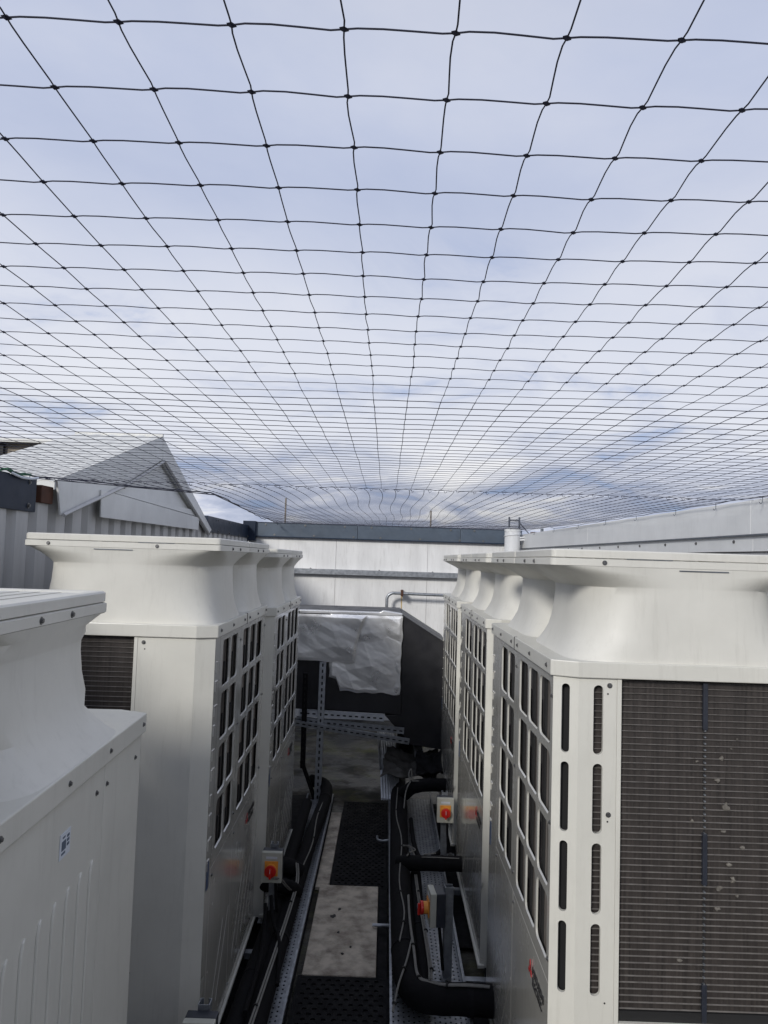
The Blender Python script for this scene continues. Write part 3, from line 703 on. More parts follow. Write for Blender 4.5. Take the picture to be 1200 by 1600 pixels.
q = plate([(4.70, .385), (7.10, .40), (7.09, .345), (4.70, .383)], XH-.005, .01, 'lower_board', HOODG, hd)
for a, b in (((5.02, .432), (4.12, .186)), ((5.90, .725), (7.50, .190)), ((5.90, .722), (5.03, .428))):
    mb = MB(); mb.tube([(XH+.012, a[0], ZC+a[1]), (XH+.012, b[0], ZC+b[1])], .012, 4); mb.build('edge_trim', CLAD, hd)
def slope(y0, z0, y1, z1, x0, x1, n, name):
    dl = Vector((0, y1-y0, z1-z0)); nrm = Vector((0, -(z1-z0), y1-y0)).normalized()
    if nrm.z < 0: nrm = -nrm
    for k in range(n):
        a = x0+(x1-x0)*k/n; b = x0+(x1-x0)*(k+1)/n; w = b-a; mb = MB(); prof = []
        for t, h in ((0, 0), (.10, .0), (.2, .007), (.35, .007), (.45, 0), (.6, 0), (.7, .007), (.85, .007), (.95, 0), (1, 0)): prof.append((a+w*t*.996, h))
        vs = []
        for off in (0, -.006):
            for (yy, zz) in ((y0, z0), (y1, z1)):
                for px_, h in prof: p = Vector((px_, yy, ZC+zz))+nrm*(h+off); vs.append(tuple(p))
        m = len(prof); fs = []
        for i in range(m-1):
            fs += [(i, i+1, m+i+1, m+i), (2*m+i, 3*m+i, 3*m+i+1, 2*m+i+1), (i, 2*m+i, 2*m+i+1, i+1), (m+i, m+i+1, 3*m+i+1, 3*m+i)]
        mb.add(vs, fs); mb.build(name, ROOFW, hd)
slope(4.00, .362, 5.87, .918, XH-.70, XH+.0, 3, 'roof_sheet')
slope(5.87, .918, 7.68, .235, XH-.70, XH+.0, 3, 'roof_sheet')
mb = MB(); mb.tube([(XH-.70, 5.87, ZC+.925), (XH+.003, 5.87, ZC+.925)], .014, 8); mb.build('ridge_cap', ROOFW, hd, smooth=True)
lr = thing('low_roof', 'weathered roof edge with beige board at far left behind the hood', 'roof', (0, 0, 0))
mb = MB(); mb.box(-5.5, -2.90, 6.4, 6.46, ZC+.70, ZC+.92); mb.build('fascia_board', BEIGE, lr)
mb = MB(); mb.add([(-5.6, 6.3, ZC+.90), (-2.60, 6.3, ZC+.90), (-2.6, 8.4, ZC+1.02), (-5.6, 8.4, ZC+1.02), (-5.6, 6.3, ZC+.93), (-2.60, 6.3, ZC+.93), (-2.6, 8.4, ZC+1.05), (-5.6, 8.4, ZC+1.05)],
                  [(0, 3, 2, 1), (4, 5, 6, 7), (0, 1, 5, 4), (1, 2, 6, 5), (2, 3, 7, 6), (3, 0, 4, 7)]); mb.build('roof_sheet', ROOFW, lr)
mb = MB(); mb.box(-5.5, -2.95, 6.5, 8.3, ZC-3, ZC+.88); mb.build('wall', HOODG, lr)
mb = MB(); mb.box(-4.2, -3.35, 6.36, 6.395, ZC+.64, ZC+.90); mb.build('dark_opening', DARK, lr)

# ------------------------------------------------------------------ walkway: slab and rubber mats
sl = MB(); sl.box(-.357, .008, 3.785, 4.79, .0, .05)
tag(sl.build('paving_slab', SLAB, bevel=.006), 'bare worn concrete slab on the walkway between the two black mats', 'paving slab')
pm = MB(); rr = random.Random(5)
def mat_piece(x0, x1, y0, y1, pitch, z, lab, hole):
    t_ = thing('rubber_mat', lab, 'mat', ((x0+x1)/2, (y0+y1)/2, 0), 0, 'black rubber walkway mats')
    mb = MB(); nx = int((x1-x0-.03)/pitch); ny = int((y1-y0-.03)/(pitch*.9)); py_ = (y1-y0-.03)/ny; pxx = (x1-x0-.03)/nx
    cx, cy = (x0+x1)/2, (y0+y1)/2; X0, Y0 = x0-cx+.015, y0-cy+.015; cells = []
    for j in range(ny):
        sh = pxx*.5 if j % 2 else 0
        for i in range(nx-(1 if j % 2 else 0)):
            a = X0+i*pxx+sh; b = Y0+j*py_
            cells.append((a, a+pxx, b, b+py_, a+pxx*(.5-hole/2), a+pxx*(.5+hole/2), b+py_*(.5-hole/2), b+py_*(.5+hole/2)))
        if j % 2: cells += [(X0, X0+sh, Y0+j*py_, Y0+(j+1)*py_, None), (X0+nx*pxx-sh, X0+nx*pxx, Y0+j*py_, Y0+(j+1)*py_, None)]
    holed(mb, cells, -.007, lambda u, v, d: (u, v, z+d), rad=pitch*.3, n=2)
    w, h = (x1-x0)/2, (y1-y0)/2
    o = mb.build('perforated_sheet', RUB, t_)
    e = MB(); e.box(-w, w, -h, -h+.015, z-.015, z+.001); e.box(-w, w, h-.015, h, z-.015, z+.001); e.box(-w, -w+.015, -h+.0155, h-.0155, z-.015, z+.001); e.box(w-.015, w, -h+.0155, h-.0155, z-.015, z+.001)
    e.build('edge_border', RUB, t_)
    b = MB(); b.box(-w+.002, w-.002, -h+.002, h-.002, z-.02, z-.0072); b.build('backing', TIE, t_)
    return t_
mat_piece(-.375, .072, 2.2, 3.775, .042, .048, 'nearest black rubber mat with round holes at the bottom of the walkway', .5)
mat_piece(-.30, .068, 4.80, 6.45, .040, .030, 'farther black rubber mat beyond the concrete slab', .5)
st = MB(); st.box(.012, .066, 3.785, 4.79, .0, .034); tag(st.build('rubber_strip', RUB, bevel=.003), 'narrow black rubber strip along the right edge of the slab', 'rubber strip')
st = MB(); st.box(-.39, -.305, 4.82, 6.2, .0, .022); tag(st.build('concrete_strip', SLAB, bevel=.004), 'narrow dirty concrete strip left of the farther mat', 'concrete strip')

for a, b, y0, y1 in ((-1.6, -.392, 1.2, 6.6), (.074, 1.5, 2.0, 3.55), (.074, 1.5, 4.15, 6.5)):  # black sheets stand in for the shade on the deck beside the trays
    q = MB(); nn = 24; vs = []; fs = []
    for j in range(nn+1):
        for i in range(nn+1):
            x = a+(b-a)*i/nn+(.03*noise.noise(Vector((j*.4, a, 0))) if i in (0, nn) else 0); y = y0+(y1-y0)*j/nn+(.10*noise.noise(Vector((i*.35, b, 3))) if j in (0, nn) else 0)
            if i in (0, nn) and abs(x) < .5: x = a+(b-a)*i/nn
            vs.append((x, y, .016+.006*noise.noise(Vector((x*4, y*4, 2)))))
    for j in range(nn):
        for i in range(nn): k_ = j*(nn+1)+i; fs.append((k_, k_+1, k_+nn+2, k_+nn+1))
    q.add(vs, fs); tag(q.build('deck_shade_sheet', RUB, smooth=True), kind='structure')
# ------------------------------------------------------------------ cable trays
def tray(lab, x0, x1, y0, y1, z, side=.05, px_=.022, py_=.034):
    t_ = thing('cable_tray', lab, 'cable tray', ((x0+x1)/2, (y0+y1)/2, z), 0)
    w, h = (x1-x0)/2, (y1-y0)/2; mb = MB(); cells = []
    nx = max(3, int(2*w/px_)); ny = int(2*h/py_); a_, b_ = 2*w/nx, 2*h/ny
    for i in range(nx):
        for j in range(ny):
            u = -w+i*a_; v = -h+j*b_; s = b_*.22*(1 if i % 2 else -1)*0.5
            cells.append((u, u+a_, v, v+b_, u+a_*.31, u+a_*.69, v+b_*.30+s, v+b_*.66+s))
    holed(mb, cells, -.002, lambda u, v, d: (u, v, d), rad=.0022, n=1)
    mb.build('perforated_base', GALV, t_)
    for s in (-1, 1):
        e = MB(); x = s*w
        cells = []; ny2 = int(2*h/.05)
        for j in range(ny2):
            v = -h+j*2*h/ny2; cells.append((v, v+2*h/ny2, 0, side, v+.015, v+.036, side*.35, side*.62))
        holed(e, cells, .002*s, lambda u, v, d: (x+d, u, v), rad=.003, n=1)
        e.box(x-.006, x+.006, -h, h, side, side+.003)
        e.build('side_flange', GALV, t_)
    return t_
tray('long perforated cable tray along the right side of the walkway', .078, .425, 2.3, 6.45, .07)
tray('long perforated cable tray along the left side of the walkway', -.60, -.392, 2.3, 6.35, .07)
for (x0, x1, y, lab) in ((.435, .55, 3.72, 'steel strut channel under the side-on switch post'), (-.66, -.61, 3.9, 'short steel strut under the left switch post'), (.43, .54, 4.7, 'short steel strut below the middle cross pipe'), (.43, .54, 3.20, 'short steel strut at bottom beneath the large elbow pipe')):
    q = MB(); q.box(x0, x1, y-.02, y+.02, .085, .09); q.box(x0, x1, y-.02, y-.016, .06, .085); q.box(x0, x1, y+.016, y+.02, .06, .085)
    tag(q.build('strut_channel', GALV), lab, 'strut')

# ------------------------------------------------------------------ lagged pipes
def pipe(lab, pts, r, joints=(), n=18, k=7):
    t_ = thing('insulated_pipe', lab, 'pipe', pts[0]); o = Vector(pts[0])
    P = smoothpath([Vector(p)-o for p in pts], k)
    rad = [r*(1+.03*noise.noise(Vector((i*.37, r*40, pts[0][0]*9)))) for i in range(len(P))]
    mb = MB(); mb.tube(P, rad, n); mb.build('lagging', LAG, t_, smooth=True)
    for j in joints:
        i = int(j*(len(P)-2)); d = (P[i+1]-P[i]).normalized()
        c = MB(); c.tube([P[i], P[i]+d*.03], r*1.045, n); c.build('joint_tape', RUB, t_, smooth=True)
    return t_
pipe('big black lagged pipe with elbow at bottom, entering the nearest right unit', [(.53, 3.36, .195), (.40, 3.37, .192), (.27, 3.40, .175), (.19, 3.46, .162), (.155, 3.60, .155), (.145, 3.9, .150), (.14, 4.8, .15), (.15, 5.8, .15), (.16, 6.9, .16)], .064, (.1, .62))
pipe('thinner black lagged pipe lying beside the big one on the right tray', [(.235, 3.5, .12), (.232, 3.9, .125), (.235, 4.4, .125), (.24, 4.8, .125)], .034, (.5,))
pipe('black cross pipe from the right tray to the second right unit', [(.54, 4.74, .225), (.36, 4.74, .222), (.22, 4.75, .215), (.13, 4.79, .195)], .046, (.25,))
pipe('black cross pipe beside the crumpled sheet at the far end of right tray', [(.54, 6.02, .32), (.38, 6.02, .32), (.26, 6.04, .29), (.19, 6.12, .21), (.17, 6.4, .18)], .052, ())
pipe('small black curled hose looped over the perforated tray', [(.24, 5.75, .14), (.245, 5.35, .13), (.27, 5.1, .125), (.31, 5.02, .13), (.37, 5.06, .14), (.43, 5.12, .16), (.47, 5.18, .17)], .016, (), 10)
pipe('black lagged pipe on the outer side of the left tray', [(-.49, 2.2, .14), (-.495, 3.2, .135), (-.49, 4.2, .135), (-.475, 5.2, .140), (-.44, 6.1, .15), (-.47, 6.45, .16), (-.60, 6.55, .17)], .050, (.3, .7))
pipe('black lagged pipe on the inner side of the left tray next to units', [(-.565, 2.2, .15), (-.57, 3.2, .15), (-.56, 4.0, .15), (-.57, 5.0, .145), (-.575, 6.0, .15)], .042, (.4,))
pipe('black branch pipe crossing from left tray to the second left unit', [(-.47, 4.62, .19), (-.52, 4.60, .225), (-.60, 4.60, .24), (-.68, 4.60, .24)], .046, ())
pipe('black branch pipe behind the left switch box', [(-.46, 4.40, .17), (-.50, 4.34, .22), (-.57, 4.30, .25), (-.66, 4.30, .25)], .040, ())

def cable(lab, runs, r=.0048, ties=()):
    t_ = thing('grey_cable', lab, 'cable', runs[0][0]); o = Vector(runs[0][0])
    for i, run in enumerate(runs):
        P = smoothpath([Vector(p)-o for p in run], 6); mb = MB(); mb.tube(P, r, 7); mb.build('strand', CABLE, t_, smooth=True)
        if i == 0:
            for j in ties:
                q = int(j*(len(P)-2)); d = (P[q+1]-P[q]).normalized()
                c = MB(); c.tube([P[q], P[q]+d*.008], r*2.4, 8); c.build('cable_tie', TIE, t_)
    return t_
def off(run, dx, dz=0, dy=0): return [(x+dx, y+dy, z+dz) for x, y, z in run]
c1 = [(-.53, 2.6, .17), (-.50, 3.1, .205), (-.488, 3.5, .205), (-.475, 4.0, .2), (-.47, 4.35, .205), (-.475, 4.5, .22), (-.49, 4.58, .26)]
cable('pair of grey cables tied along the left lagged pipe', [c1, off(c1, .011, -.002)], ties=(.25, .6))
c2 = [(.50, 3.34, .262), (.40, 3.345, .263), (.31, 3.37, .248), (.24, 3.42, .232), (.205, 3.45, .228), (.19, 3.52, .226), (.185, 3.7, .225), (.175, 4.0, .218), (.175, 4.3, .215)]
cable('pair of grey cables curving over the big elbow pipe at bottom right', [c2, off(c2, .004, -.002, .012)], ties=(.25, .55, .8))
c3 = [(.255, 3.42, .245), (.262, 3.6, .22), (.255, 4.0, .20), (.245, 4.4, .17), (.24, 4.7, .165)]
cable('straight pair of grey cables beside the thinner right pipe', [c3, off(c3, -.010)], ties=(.2, .5, .85))
c4 = [(.185, 3.85, .215), (.15, 3.6, .23), (.11, 3.45, .20), (.085, 3.36, .135)]
cable('single grey cable hanging over the right tray edge', [c4], ties=(.5, .95))
c5 = [(.165, 5.0, .225), (.20, 4.93, .25), (.235, 4.84, .262), (.20, 4.78, .268), (.18, 4.74, .262)]
cable('grey cable fork dropping onto the middle cross pipe', [c5, [(.165, 5.02, .22), (.21, 4.95, .23), (.25, 4.86, .2), (.30, 4.80, .25), (.36, 4.77, .272)]], ties=(.9,))
c6 = [(.185, 5.75, .22), (.20, 5.88, .30), (.235, 5.98, .345), (.28, 6.0, .352), (.34, 6.0, .345)]
cable('grey cable looped over the far cross pipe by the crumpled sheet', [c6, [(.235, 5.98, .345), (.225, 6.02, .40), (.245, 6.05, .43), (.25, 6.02, .36)]], ties=(.6,))
c7 = [(.50, 4.70, .272), (.36, 4.705, .272), (.27, 4.71, .268)]
cable('thin grey cable lying along the middle cross pipe', [c7], r=.003)
c8 = [(-.555, 4.02, .40), (-.52, 4.08, .37), (-.50, 4.15, .31), (-.49, 4.3, .22)]
cable('short grey cable tails beside the left switch box', [c8, off(c8, .008, .004)], r=.0035)

cable('black thin hose trailing across the left tray below the switch box', [[(-.56, 4.05, .30), (-.53, 3.95, .22), (-.49, 3.85, .20), (-.46, 3.7, .20), (-.44, 3.5, .15)], [(-.58, 4.0, .28), (-.56, 3.85, .21), (-.54, 3.6, .205), (-.53, 3.2, .205)]], r=.010)
for o_ in [o for o in COL.objects if o.get('label', '').startswith('black thin hose')]:
    o_.name = 'black_hose'
    for c_ in COL.objects:
        if c_.parent == o_: c_.data.materials[0] = LAG
cable('grey cable wandering along the top of the big right pipe', [[(.145, 6.2, .235), (.125, 5.6, .222), (.155, 5.1, .222), (.13, 4.5, .215), (.15, 4.1, .218), (.12, 3.8, .215)]], r=.004, ties=(.2, .45, .7, .9))
cable('grey cable snaking along the left tray edge beyond the switch', [[(-.43, 6.1, .19), (-.455, 5.6, .195), (-.44, 5.1, .19), (-.46, 4.7, .195)]], r=.004, ties=(.3, .7))
# ------------------------------------------------------------------ isolator switches
def isolator(lab, loc, rot, zbox, tilt=0, label_small=True):
    """loc = foot of the post; box faces local -y"""
    t_ = thing('isolator_switch', lab, 'switch', loc, rot, 'rotary isolator switches on short posts')
    ph = zbox+.095
    p = MB(); w = .0205
    p.box(-w, w, .034, .037, .006, ph); p.box(-w, -w+.003, .0375, .075, .006, ph); p.box(w-.003, w, .0375, .075, .006, ph)
    p.box(-w+.0035, -w+.012, .072, .075, .006, ph); p.box(w-.012, w-.0035, .072, .075, .006, ph)
    p.build('post', GALV, t_)
    b = MB(); b.box(-.075, .075, .032, .078, 0, .0055); bb = b.build('foot_plate', GALV, t_, bevel=.001)
    for x in (-.05, .05): bolt(bb, (x, .055, .0057), (0, 0, 1), 1.9)
    W2, H2 = .054, .078
    b = MB(); b.box(-W2, W2, -.012, .033, zbox-H2, zbox+H2); k_ = b.build('back_box', IDARK, t_, bevel=.004)
    b = MB(); b.box(-W2-.001, W2+.001, -.042, -.0125, zbox-H2-.001, zbox+H2+.001); c_ = b.build('cover', IBOX, t_, bevel=.004)
    b = MB(); b.box(-.036, .036, -.0475, -.0425, zbox-.042, zbox+.036); y_ = b.build('yellow_plate', YEL, t_, bevel=.003)
    b = MB(); b.cyl((0, -.068, zbox-.006), .029, .021, 'y', 24); b.build('yellow_collar', YEL, y_, smooth=True)
    b = MB(); b.cyl((0, -.083, zbox-.006), .031, .0145, 'y', 28); k2 = b.build('knob', RED, t_, smooth=True, bevel=.003)
    b = MB(); b.box(-.006, .006, -.096, -.0835, zbox-.040, zbox+.014); b.build('knob_handle', RED, k2, bevel=.003)
    b = MB(); b.box(-.0012, .0012, -.0968, -.0955, zbox-.010, zbox+.012); b.build('pointer_mark', STW, k2)
    if label_small:
        b = MB(); b.box(-.030, .030, -.0435, -.0422, zbox+.046, zbox+.058); lb = b.build('name_label', STW, c_)
    b = MB(); b.box(-W2-.0018, -W2-.0008, -.032, -.02, zbox+.03, zbox+.042); b.build('side_label', STW, c_)
    g = MB(); g.tube([(.02, .01, zbox-H2), (.02, .01, zbox-H2-.02), (.02, .015, zbox-H2-.06), (.03, .03, .05)], .008, 8); g.build('cable_gland', LAG, t_, smooth=True)
    return t_
isolator('red and yellow rotary switch facing the camera beside the second left unit', (-.565, 4.10, .115), 0, .325)
isolator('half-visible switch box at the bottom edge beside the middle left unit', (-.592, 2.66, .10), 0, .33)
isolator('red and yellow rotary switch facing the camera in front of the right row', (.435, 5.05, .13), 0, .325)
isolator('rotary switch seen side-on with red knob pointing left above elbow pipe', (.295, 3.72, .09), -pi/2+.10, .335)

# ------------------------------------------------------------------ duct with foil, its supports
du = thing('air_duct', 'angular black air duct crossing the far end of the walkway', 'air duct', (0, 6.6, 0))
def prof_y(pts, y0, y1, name, m_, parent, bev=.006):
    mb = MB(); n = len(pts)
    mb.add([(a, y0, ZC+b) for a, b in pts]+[(a, y1, ZC+b) for a, b in pts],
           [tuple(range(n)), tuple(range(n, 2*n))[::-1]]+[(i, (i+1) % n, n+(i+1) % n, n+i) for i in range(n)])
    return mb.build(name, m_, parent, bevel=bev)
prof_y([(-1.0, -.485), (.145, -.485), (.165, -1.36), (-1.0, -1.33)], 0, .9, 'duct_body', BLACKD, du)
prof_y([(.147, -.487), (.56, -.735), (.60, -1.66), (.26, -1.62), (.02, -1.37), (.163, -1.359)], .012, .88, 'duct_transition', BLACKD, du)
prof_y([(-1.0, -.478), (-.05, -.478), (-.02, -.462), (.10, -.478), (.15, -.484), (.15, -.500), (-1.0, -.50)], -.008, .12, 'top_flange', FOIL, du, .002)
mb = MB(); mb.box(.16, .55, -.002, .010, -.004, .004, Matrix.Translation((0, 0, ZC-.494)) @ Matrix.Translation((.15, 0, 0)) @ Matrix.Rotation(.545, 4, 'Y') @ Matrix.Translation((-.15, 0, 0)))
mb.build('seam_edge', BLACKD, du)
def ridged(p, s):
    v = 0; a = 1
    for k in range(4):
        v += a*(1-abs(noise.noise(Vector(p)*s*(1.9**k)))*2.2); a *= .5
    return v
def facet(x, z, cell, seed):                              # flat creased facets: random heights joined by straight folds
    u, v = x/cell+z/cell*.37, z/cell-x/cell*.21; i, j = math.floor(u), math.floor(v); a, b = u-i, v-j
    h = lambda p, q: random.Random(p*73856093 ^ q*19349663 ^ int(seed*83492)).random()
    if a+b < 1: return h(i, j)*(1-a-b)+h(i+1, j)*a+h(i, j+1)*b
    return h(i+1, j+1)*(a+b-1)+h(i+1, j)*(1-b)+h(i, j+1)*(1-a)
def foil(outline_fn, nx, nz, y, name, amp, seed, lab=None):
    """outline_fn(s,t) -> (x, relz); crumpled sheet"""
    mb = MB(); vs = []
    for j in range(nz+1):
        for i in range(nx+1):
            x, z = outline_fn(i/nx, j/nz)
            q = (x*1.3+seed, z*1.7, seed)
            d = amp*(1.0*facet(x, z, .23, seed)+.16*facet(x+.3, z*1.1, .085, seed+1)*(1+2*facet(x, z, .3, seed+5)**3)+.035*facet(x, z, .03, seed+2)-.3)
            e = min(i, nx-i, j, nz-j)/max(1, nx*.06); d *= min(1, .35+e)
            vs.append((x, y-abs(d)*1.0-.004, ZC+z))
    fs = []
    for j in range(nz):
        for i in range(nx):
            a = j*(nx+1)+i; fs.append((a, a+1, a+nx+2, a+nx+1))
    k = len(vs); vs2 = [(v[0], v[1]+.0015, v[2]) for v in vs]; fs2 = [tuple(k+q for q in f[::-1]) for f in fs]
    mb.add(vs+vs2, fs+fs2); return mb.build(name, FOIL, du, smooth=True)
def edge_n(t, s, a): return a*noise.noise(Vector((t*6, s, 0)))
def fA(s, t):                                             # hanging large sheet on the right
    x = -.48+s*(.145+.48); bot = -1.165-.02*s if s > .16 else -1.05-.02*(s/.16)
    if .10 < s < .16: bot = -1.06-.10*(s-.10)/.06
    bot += edge_n(s, 2, .02); top = -.502
    return (x+(edge_n(t, 5, .012) if s in (0, 1) else 0)+.01*t*s, bot+(top-bot)*t)
def fB(s, t):
    x = -.86+s*(-.255+.86)+(.10*s*t*t); bot = -.905-.012*s+edge_n(s, 8, .008); return (x, bot+(-.505-bot)*t)
foil(fA, 130, 130, -.004, 'foil_sheet', .024, 1.3)
foil(fB, 120, 80, -.034, 'foil_sheet', .020, 5.1)
def strut(lab, a, b, w=.041, holes=True, m_=GALV, gr=None):
    a, b = Vector(a), Vector(b); ln = (b-a).length; d = (b-a).normalized()
    t_ = thing('steel_strut', lab, 'steel strut', a, 0, gr)
    q = d.to_track_quat('Z', 'Y').to_matrix().to_4x4()
    # choose face direction towards the camera (-Y)
    q2 = Matrix.Identity(4); zx = d; yy = Vector((0, -1, 0)); yy = (yy-yy.dot(zx)*zx).normalized(); xx = yy.cross(zx)
    for i in range(3): q2[i][0], q2[i][1], q2[i][2] = xx[i], yy[i], zx[i]
    mb = MB(); n = int(ln/.05); st_ = ln/n; cells = []
    for k in range(n): cells.append((-w/2, w/2, k*st_, (k+1)*st_, -w*.13, w*.13, k*st_+.010, k*st_+st_-.012))
    holed(mb, cells, .003, lambda u, v, dd: tuple(q2 @ Vector((u, w/2-dd, v))), rad=.006, n=2)
    for s in (-1, 1): mb.box(min(s*w/2, s*w/2-s*.0025), max(s*w/2, s*w/2-s*.0025), -w/2, w/2-.0005, 0, ln, q2)
    mb.build('channel', m_, t_)
    mb = MB(); mb.box(-w/2+.003, w/2-.003, -w/2+.004, w/2-.008, .002, ln-.002, q2); mb.build('hollow', DARK, t_); return t_
strut('upright perforated steel post in front of the black duct', (-.525, 6.40, 0), (-.530, 6.54, ZC-.915), w=.055, m_=GALV)
strut('dark upright steel leg at left beside the farthest left unit', (-.665, 6.45, .30), (-.67, 6.45, ZC-1.0), m_=LAG)
strut('dark diagonal brace from the leg down to the perforated post', (-.675, 6.44, .36), (-.545, 6.44, .03), w=.03, m_=LAG)
strut('upper straight grey steel channel below the duct', (-.72, 6.52, ZC-1.35), (.015, 6.52, ZC-1.375), w=.05, m_=BGALV)
strut('middle perforated steel bar stacked below the duct', (-.74, 6.50, ZC-1.405), (.19, 6.46, ZC-1.465), w=.046, m_=GALV)
strut('lowest slanting perforated steel bar below the duct', (-.74, 6.44, ZC-1.42), (.235, 6.38, ZC-1.535), w=.043, m_=GALV)
# far tray piece and flaps
t2 = thing('bent_tray_section', 'bent grey tray section sloping down beyond the crumpled sheet', 'cable tray', (0, 0, 0))
mb = MB(); prf = []
for i in range(15): prf.append((i/14*.155, .005*(i % 2)))
vs = []; rows_ = ((7.25, .47), (6.45, .30), (6.18, .13))
for yy, zz in rows_:
    for a, h in prf: vs.append((-.04+.012*(7.25-yy)*4+a-(.03 if yy < 6.3 else 0)*0, yy+(.06 if yy < 6.3 else 0), zz+h))
m_ = len(prf); fs = [(r*m_+i, r*m_+i+1, (r+1)*m_+i+1, (r+1)*m_+i) for r in range(2) for i in range(m_-1)]
mb.add(vs, fs); mb.add([(a, b, c-.012) for a, b, c in vs], [f[::-1] for f in fs]); mb.build('ribbed_base', BGALV, t2)
mb = MB(); mb.tube([(-.042, 7.25, .475), (-.0035, 6.45, .31)], .008, 6); mb.build('side_edge', GALV, t2)
mb = MB(); mb.box(.30, .36, 6.6, 7.3, .40, .412); mb.box(.36, .366, 6.6, 7.3, .36, .43); mb.box(.294, .2995, 6.6, 7.3, .38, .43)
tag(mb.build('tray_offcut', GALV), 'narrow grey tray offcut lying beside the duct underside', 'tray offcut')
def crumple(lab, x0, x1, y0, y1, z, amp, seed, m_, nx=40, ny=30, shear=0):
    mb = MB(); vs = []
    for j in range(ny+1):
        for i in range(nx+1):
            s, t = i/nx, j/ny
            x = x0+(x1-x0)*s+shear*t+.02*noise.noise(Vector((t*5, seed, 0))); y = y0+(y1-y0)*t+.04*noise.noise(Vector((s*4, seed+2, 0)))
            vs.append((x, y, z+amp*(ridged((x*1.2, y*1.2, seed), 2.6)-.9)+.10*t))
    fs = [(j*(nx+1)+i, j*(nx+1)+i+1, (j+1)*(nx+1)+i+1, (j+1)*(nx+1)+i) for j in range(ny) for i in range(nx)]
    k = len(vs); mb.add(vs+[(a, b, c-.004) for a, b, c in vs], fs+[tuple(k+q for q in f[::-1]) for f in fs])
    return tag(mb.build('crumpled_sheet', m_, smooth=True), lab, 'sheet')
crumple('crumpled dark grey membrane draped over the pipes near the duct', .00, .46, 6.25, 6.75, .30, .05, 2.2, MEMB, shear=.04)
crumple('torn black offcut hanging from the far end of the right tray', .30, .52, 6.15, 6.55, .36, .06, 6.6, RUB, 24, 20)
# black pieces under the duct at right
pipe('thick black lagged pipe rising to the duct at far right', [(.20, 6.9, .17), (.22, 7.1, .30), (.25, 7.3, .50), (.28, 7.4, .75)], .09)

# small debris on the walkway
for (x, y, s, lab) in ((-.245, 4.38, .012, 'larger dark leaf scrap on the concrete slab'), (-.215, 4.47, .009, 'small dark scrap nearer the middle of the slab'), (-.205, 4.20, .007, 'dark chip on the slab left of centre'), (-.13, 4.05, .006, 'small dark speck low on the slab'), (-.17, 3.98, .006, 'dark crumb near the bottom edge of the slab')):
    mb = MB(); pts = []
    for i in range(9):
        a = 2*pi*i/9; q = s*(.6+.7*rr.random()); pts.append((x+q*cos(a)*1.2, y+q*sin(a)*1.6, .0515+.004*rr.random()))
    mb.add(pts+[(x, y, .058)]+[(p[0], p[1], .049) for p in pts], [(i, (i+1) % 9, 9) for i in range(9)]+[(i, 10+i, 10+(i+1) % 9, (i+1) % 9) for i in range(9)])
    tag(mb.build('debris_scrap', MEMB), lab, 'debris', 'scraps of debris on the slab')
mb = MB(); mb.tube([(-.02, 4.26, .068), (.10, 4.26, .068)], .009, 8); tag(mb.build('steel_rod', GALV, smooth=True), 'short pale rod sticking out of the right tray over the slab edge', 'rod')
mb = MB(); mb.tube(smoothpath([(-.01, 5.55, .08), (-.005, 5.50, .075), (.03, 5.49, .07), (.08, 5.50, .075)]), .008, 8); tag(mb.build('steel_rod', GALV, smooth=True), 'short hooked rod beside the farther mat', 'rod')

# ------------------------------------------------------------------ bird netting
net = thing('bird_net', 'dark square-mesh bird net stretched overhead from wall to wall', 'net', (0, 0, ZC))
NX0 = -.042; SX = .0785; SY = .0755; NY0 = .493
HN = .366
def nwall(y): return (-1.895+.0055*y, 2.01-.0297*y)
J = {}
def knot(i, j):
    if (i, j) in J: return J[(i, j)]
    y = NY0+j*SY; x = NX0+i*SX
    r_ = random.Random(i*7919+j*104729)
    x += .003*noise.noise(Vector((i*.13, j*.21, 1)))+.0010*(r_.random()-.5)*2; y += .003*noise.noise(Vector((i*.17, j*.11, 5)))+.0009*(r_.random()-.5)*2
    z = HN+.003*noise.noise(Vector((i*.16, j*.13, 9)))+.0012*(r_.random()-.5)
    J[(i, j)] = Vector((x, y, z)); return J[(i, j)]
i0, i1, j0, j1 = -24, 24, -20, 45
twx = MB(); twy = MB(); kn = MB()
def strand(mb, a, b, r, near, bend):
    if near:
        d = b-a; P = [a, a+d*.12+bend*.9, a+d*.35+bend, a+d*.6+bend*.3, a+d*.88-bend*.6, b]
        mb.tube(P, r, 6, cap=False)
    else: mb.tube([a, (a+b)/2+bend*.6, b], r, 4, cap=False)
for j in range(j0, j1+1):
    for i in range(i0, i1+1):
        p = knot(i, j); wl, wr = nwall(p.y)
        if not (wl-.02 < p.x < wr+.02): continue
        near = j < 14
        r_ = random.Random(i*31+j*977)
        if knot(i+1, j).x < wr+.03:
            strand(twx, p, knot(i+1, j), .00066 if j < 16 else .00092, near and j > -8, Vector((0, -.0007+.001*(r_.random()-.5), .0008)))
        if j < j1: strand(twy, p, knot(i, j+1), .00066 if j < 16 else .00092, near and j > -8, Vector((-.0010+.0012*(r_.random()-.5), 0, .0007)))
        if j > -8:
            s = .0026 if near else .0018
            T = Matrix.Translation(p) @ Matrix.Rotation(.4, 4, 'Z')
            kn.add([(-s*1.5, -s*.2, 0), (-s*.4, -s, .0), (s*.9, -s*.7, 0), (s*1.5, s*.1, 0), (s*.5, s, 0), (-s*.8, s*.8, 0), (0, 0, s*.9), (0, 0, -s*.9)],
                   [(0, 1, 6), (1, 2, 6), (2, 3, 6), (3, 4, 6), (4, 5, 6), (5, 0, 6), (1, 0, 7), (2, 1, 7), (3, 2, 7), (4, 3, 7), (5, 4, 7), (0, 5, 7)], T)
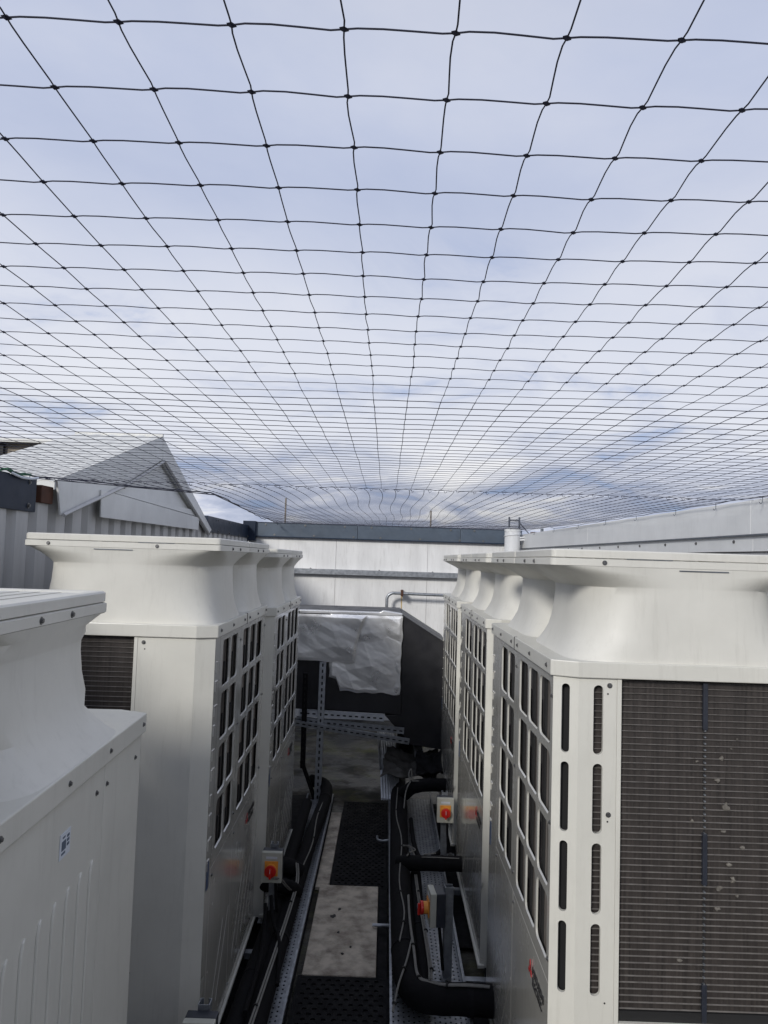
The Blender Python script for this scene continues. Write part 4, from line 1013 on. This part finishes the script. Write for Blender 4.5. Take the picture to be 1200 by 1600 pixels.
tag(twx.build('cross_twines', NETM, net), kind='stuff'); tag(twy.build('lengthwise_twines', NETM, net), kind='stuff'); tag(kn.build('twine_knots', NETM, net), kind='stuff')
# second length of netting from the seam cord to the back wall, slack and fanned out
YS = NY0+j1*SY; n2_ = MB(); ROWS = 74
def k2(i, t):
    a = knot(max(i0, min(i1, i)), j1)
    xf = max(-1.80, min(1.74, (NX0+i*SX)*.95+.02)); y = YS+(9.74-YS)*t
    e = t**.9
    wig = (.042*math.sin(t*11+1.2+i*.05)*(1-t)**1.5 - .05*(1-t)**6)*(1+.25*noise.noise(Vector((i*.5, t*6, 2))))
    x = a.x+(xf-a.x)*e + wig; wl, wr = nwall(y)
    xb = -1.84+.987*(y-3.9) if y < 4.65 else -1.10-.07*(y-4.65)
    x = max(wl+.01, xb, min(wr-.01, x))
    z = HN-.002+(.062*t) - .010*sin(pi*t) + .004*noise.noise(Vector((i*.3, t*9, 3)))
    return Vector((x, y, z))
for i in range(i0, i1+1):
    P = [k2(i, j/ROWS) for j in range(ROWS+1)]
    n2_.tube(P, .0016, 4, cap=False)
n2c = MB()
for j in range(1, ROWS):
    P = [k2(i, j/ROWS) for i in range(i0, i1+1)]; n2c.tube(P, .0009, 3, cap=False)
tag(n2_.build('far_lengthwise_twines', NETM, net), kind='stuff'); tag(n2c.build('far_cross_twines', NETM, net), kind='stuff')
sc = MB(); P = []
for i in range(-24, 24):
    for t in (0, .33, .66):
        a = knot(i, j1); b = knot(i+1, j1)
        if nwall(3.9)[0]-.02 < a.x < nwall(3.9)[1]: P.append(a.lerp(b, t)+Vector((0, .002*sin(i*3+t*9), .003*sin(i*5.1+t*14))))
sc.tube(P, .0016, 6); sc.build('seam_cord', NETM, net, smooth=True)
hook = MB()                                              # thread loops that hang from the seam
rr = random.Random(8)
for i in range(-22, 22):
    a = knot(i, j1)+Vector((.02*rr.random(), 0, 0))
    hook.tube([a, a+Vector((.006, .0, -.010-.006*rr.random())), a+Vector((.016, 0, -.006))], .0012, 4)
tag(hook.build('seam_loops', NETM, net), kind='stuff')
ec = MB()
for side in (0, 1):
    P = []
    for k in range(60):
        y = -1.0+k*(10.7/59); x = nwall(y)[side]
        if side == 0 and y > 3.9: x = (-1.84+.987*(y-3.9) if y < 4.65 else -1.10-.07*(y-4.65))
        P.append((x+(.012 if side == 0 else -.012), y, HN+.008+.004*sin(k*2.1)+(.03 if y > 8 else 0)))
    ec.tube(P, .0035 if side == 0 else .0022, 6)
P = [(-1.8+k*.12, 9.74, HN+.062) for k in range(30)]; ec.tube(P, .004, 6)
ec.build('edge_cord', NETM, net, smooth=True)
clip = MB(); clip.tube([(0, 0, .01), (0, 0, -.02), (-.008, 0, -.03), (-.016, 0, -.022)], .0022, 5); _c = clip.build('net_clip', GALVD); CM = _c.data; bpy.data.objects.remove(_c)
for y in (1.2, 1.9, 2.6, 3.2, 3.75, 4.25, 4.8, 5.5, 6.2, 7.0, 7.9, 8.8): inst('net_clip', CM, net, Matrix.Translation((nwall(y)[1]-.012, y, HN)))
for y in (1.2, 1.9, 2.6, 3.2, 3.8, 7.9, 8.8): inst('net_clip', CM, net, Matrix.Translation((nwall(y)[0]+.02, y, HN)))
gt = MB()
for q in range(3):
    gt.tube(smoothpath([(-1.86+.01*q, 3.52+.01*q, HN+.004*q), (-1.85, 3.58, HN+.012-.004*q), (-1.855, 3.66, HN-.004), (-1.85, 3.74+.03*q, HN+.008)]), .006, 6)
o = gt.build('green_tie', GREEN, net, smooth=True)
gt = MB(); gt.tube(smoothpath([(-1.85, 3.60, HN-.004), (-1.845, 3.70, HN-.016), (-1.845, 3.80, HN-.012), (-1.84, 3.86, HN-.002)]), .0065, 6); gt.build('white_tie', STW, net, smooth=True)
